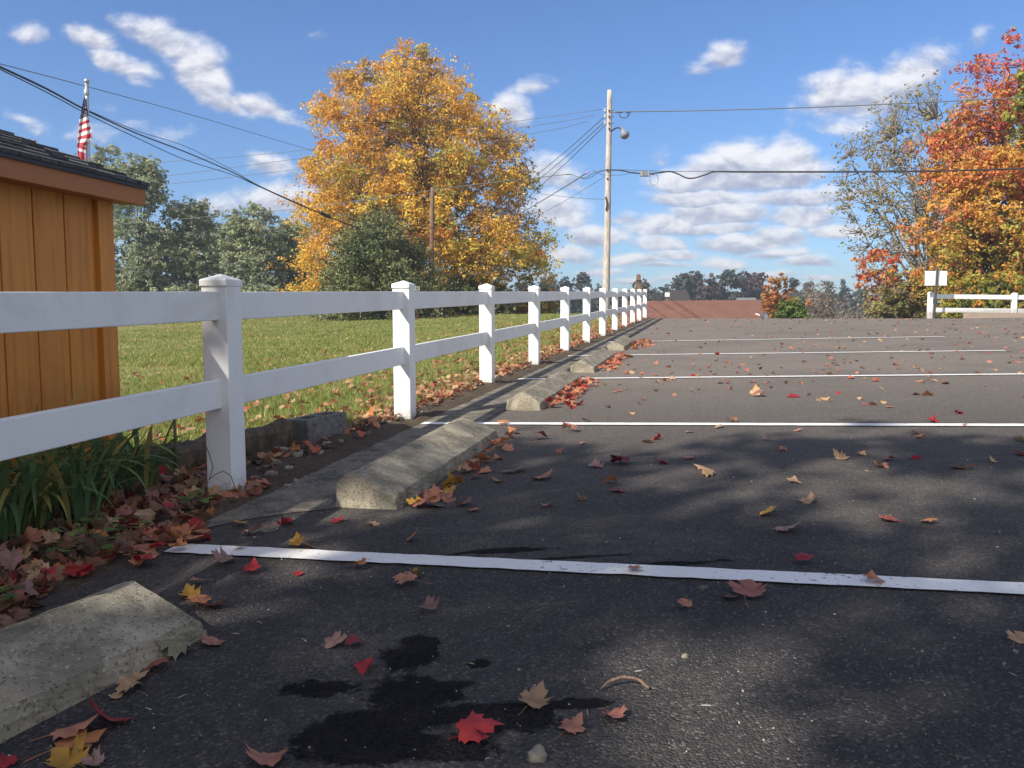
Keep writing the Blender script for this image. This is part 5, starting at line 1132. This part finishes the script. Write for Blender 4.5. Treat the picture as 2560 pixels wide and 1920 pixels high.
# ------------------------------------------------------------ grass
RS = np.random.RandomState(5)
def blades(n, s0, s1, tf, hgt, wd, mb, cols, zoff=0.):
    s = RS.uniform(s0, s1, n); t = tf(n, s); x, y = xy_of(s, t)
    z = ground_z(x, y)+zoff; yaw = RS.rand(n)*6.28; h = hgt*(1+RS.uniform(-.5, .6, n)); wv_ = wd*(1+RS.uniform(-.3, .4, n))
    lean = RS.randn(n, 2)*.45*h[:, None]; a = np.stack([np.cos(yaw), np.sin(yaw)], 1)*wv_[:, None]
    b0 = np.stack([x-a[:, 0], y-a[:, 1], z], 1); b1 = np.stack([x+a[:, 0], y+a[:, 1], z], 1)
    m0 = np.stack([x-a[:, 0]*.7+lean[:, 0]*.4, y-a[:, 1]*.7+lean[:, 1]*.4, z+h*.6], 1); m1 = np.stack([x+a[:, 0]*.7+lean[:, 0]*.4, y+a[:, 1]*.7+lean[:, 1]*.4, z+h*.6], 1)
    tp = np.stack([x+lean[:, 0], y+lean[:, 1], z+h], 1)
    v = np.stack([b0, b1, m1, m0, tp], 1).reshape(-1, 3); i = np.arange(n)[:, None]*5
    patch = .5+.5*np.sin(x*1.7+np.sin(y*1.1)*2)*np.sin(y*.9+1)
    c = np.array(cols)[(RS.rand(n)*.6+patch*.4 > .62).astype(int)+2*(RS.rand(n) < .14).astype(int)]*(1+RS.uniform(-.25, .25, (n, 1)))
    c = np.repeat(c, 5, 0)
    mb.add(v, i+np.array([[0, 1, 2, 3]]), c); mb.f.append(i+np.array([[3, 2, 4]])+(mb.n-len(v)))
GC = [(.205, .255, .060), (.34, .35, .11), (.48, .42, .20), (.48, .42, .20)]
mb = MB()
def wsoil(s): return np.interp(s, [-4.5, .4, 1.8, 3., 8, 30], [1.3, 1.1, .5, .30, .22, .18])
blades(90000, -.6, 9, lambda n, s: -wsoil(s)-RS.rand(n)**1.3*5.0, .045, .0032, mb, GC)
blades(70000, 8, 20, lambda n, s: -wsoil(s)-RS.rand(n)**1.2*9, .05, .005, mb, GC)
blades(50000, 18, 34, lambda n, s: -.2-RS.rand(n)*16, .055, .008, mb, GC)
blades(50000, 30, 58, lambda n, s: -.2-RS.rand(n)*34, .06, .014, mb, GC)
blades(60000, 2, 30, lambda n, s: -5.-RS.rand(n)*15, .05, .007, mb, GC)
tag(mb.build('grass', GRASSM), 'short green and yellowing lawn grass behind the fence', 'grass', kind='stuff')

# ------------------------------------------------------------ daylily clumps and weeds
def strap(mb, base, yaw, L, wd, arch, col, r_):
    n = 11; t = np.linspace(0, 1, n); ang = arch*t**1.25; ca = np.cumsum(np.cos(1.45-ang))*L/n; za = np.cumsum(np.sin(1.45-ang))*L/n
    dr = np.array([math.cos(yaw), math.sin(yaw), 0]); sd_ = np.array([-math.sin(yaw), math.cos(yaw), 0]); w_ = wd*np.sin(np.clip(t*.9+.12, 0, 1)*math.pi)**.6; w_[-1] = .0006
    tw_ = r_.uniform(-.5, .5)
    v = []
    for i in range(n):
        c = np.array(base)+dr*ca[i]+np.array([0, 0, za[i]]); s2_ = sd_*math.cos(tw_*t[i])+np.array([0, 0, 1])*math.sin(tw_*t[i])
        c[2] = max(c[2], base[2]+.005)
        v += [c-s2_*w_[i]+np.array([0, 0, w_[i]*.5]), c, c+s2_*w_[i]+np.array([0, 0, w_[i]*.5])]
    f = []
    for i in range(n-1): f += [(3*i, 3*i+1, 3*i+4, 3*i+3), (3*i+1, 3*i+2, 3*i+5, 3*i+4)]
    mb.add(v, f, np.array(col)*r_.uniform(.75, 1.25))
CLP = [(15, 1195, 40, 'daylily clump cut off by the left edge'), (75, 1165, 46, 'daylily clump nearest the front of the leaf pile'), (140, 1130, 50, 'tall daylily clump in front of the shed boards'), (205, 1112, 48, 'daylily clump below the shed corner'), (265, 1085, 40, 'daylily clump right of the shed corner board'), (60, 1110, 44, 'daylily clump against the shed wall at the left edge'), (175, 1160, 26, 'low daylily clump spilling over the leaves'), (310, 1075, 22, 'thin daylily clump with a long blade arching towards the post')]
CL = []
for dx, dy, n, lb in CLP:
    q = gd(dx, dy); s_, t_ = st_of(q[0], q[1]); CL.append((float(s_), max(float(t_), -.80), n, lb))
for k, (s, t, n, lb) in enumerate(CL):
    r_ = np.random.RandomState(300+k); b = P3(s, t, .02); root = thing('daylily_clump', lb, 'plant', b, 'daylilies in front of the shed'); mb = MB()
    for q in range(int(n*.72)):
        yaw = r_.rand()*6.28; bb = b+np.array([math.cos(yaw), math.sin(yaw), 0])*r_.rand()*.09
        strap(mb, bb, yaw, r_.uniform(.30, .64), r_.uniform(.007, .014), r_.uniform(.5, 2.7), [(.085, .15, .06), (.11, .19, .075), (.16, .21, .07), (.36, .32, .10)][min(3, int(r_.rand()**1.6*4))], r_)
    mb.build('leaves', GRASSM, root)
def weed(s, t, label, seed, n=26, h=.12):
    r_ = np.random.RandomState(seed); b = P3(s, t, .03); root = thing('weed', label, 'plant', b, 'weeds in the leaf pile'); mb = MB(); st_ = MB()
    for q in range(n):
        yaw = r_.rand()*6.28; rr_ = r_.rand()*.10; c = b+np.array([math.cos(yaw)*rr_, math.sin(yaw)*rr_, r_.uniform(.02, h)]); st_.tube([b, (b+c)/2+np.array([0, 0, .02]), c], .0015, 4, cap=False)
        s_ = r_.uniform(.014, .03); a = np.array([math.cos(yaw), math.sin(yaw), r_.uniform(-.4, .4)]); a /= np.linalg.norm(a); bb = np.cross(a, [0, 0, 1.]); bb /= np.linalg.norm(bb)
        v = [c]+[c+a*s_*(1+math.cos(x))+bb*s_*.75*math.sin(x)+np.array([0, 0, .15*s_*math.sin(2*x)]) for x in np.linspace(math.pi, -math.pi, 9)[1:-1]]
        mb.add(v, [(0, i, i+1) for i in range(1, len(v)-1)], np.array([(.07, .13, .05), (.11, .17, .05), (.16, .22, .06)][r_.randint(3)]))
    st_.build('stems', OLDWOOD, root); mb.build('leaves', GRASSM, root)
for k, (s, t, lb, n, h) in enumerate([(-.98, .04, 'leafy green weed at the pile edge left of the near line start', 30, .13), (-.75, -.05, 'pale green weed sprig in the leaf pile', 20, .10), (-1.5, .10, 'green weed at the asphalt edge beside the nearest wheel stop', 22, .06), (-2.0, .12, 'low green weed near the left edge by the nearest wheel stop', 20, .06),
                                      (-.25, .0, 'small green weed near the foot of the nearest post', 16, .06), (-.55, -.35, 'bright green sprig among the daylilies', 22, .16), (.0, -.7, 'broad leaved weed below the shed corner', 26, .26)]): weed(s, max(t, -.75), lb, 400+k, n, h)
for k, (s, t, h, lb) in enumerate([(.42, -.62, .34, 'cut green stem standing upright beside the shed corner'), (.38, -.74, .26, 'shorter dry stem next to the cut green stem')]):
    b = P3(s, t); tag(MB().tube([b, b+np.array([.004, 0, h*.5]), b+np.array([.0, .005, h])], .009-.003*k, 8).build('plant_stem', simple('stem_green', (.09, .12, .04) if k == 0 else (.12, .09, .05), .7), smooth=True), lb, 'stem')

# ------------------------------------------------------------ air
hz = bpy.data.materials.new('haze'); hz.use_nodes = True; h = NT(hz.node_tree); h.n.clear()
ho = h.N('ShaderNodeOutputMaterial'); pvn = h.N('ShaderNodeVolumePrincipled', {'Color': (.90, .94, .97, 1), 'Density': .0011, 'Anisotropy': .3}); h.l.new(pvn.outputs[0], ho.inputs['Volume'])
tag(MB().box((60, 280, 8.), (1180, 760, 37)).build('haze', hz), kind='stuff')
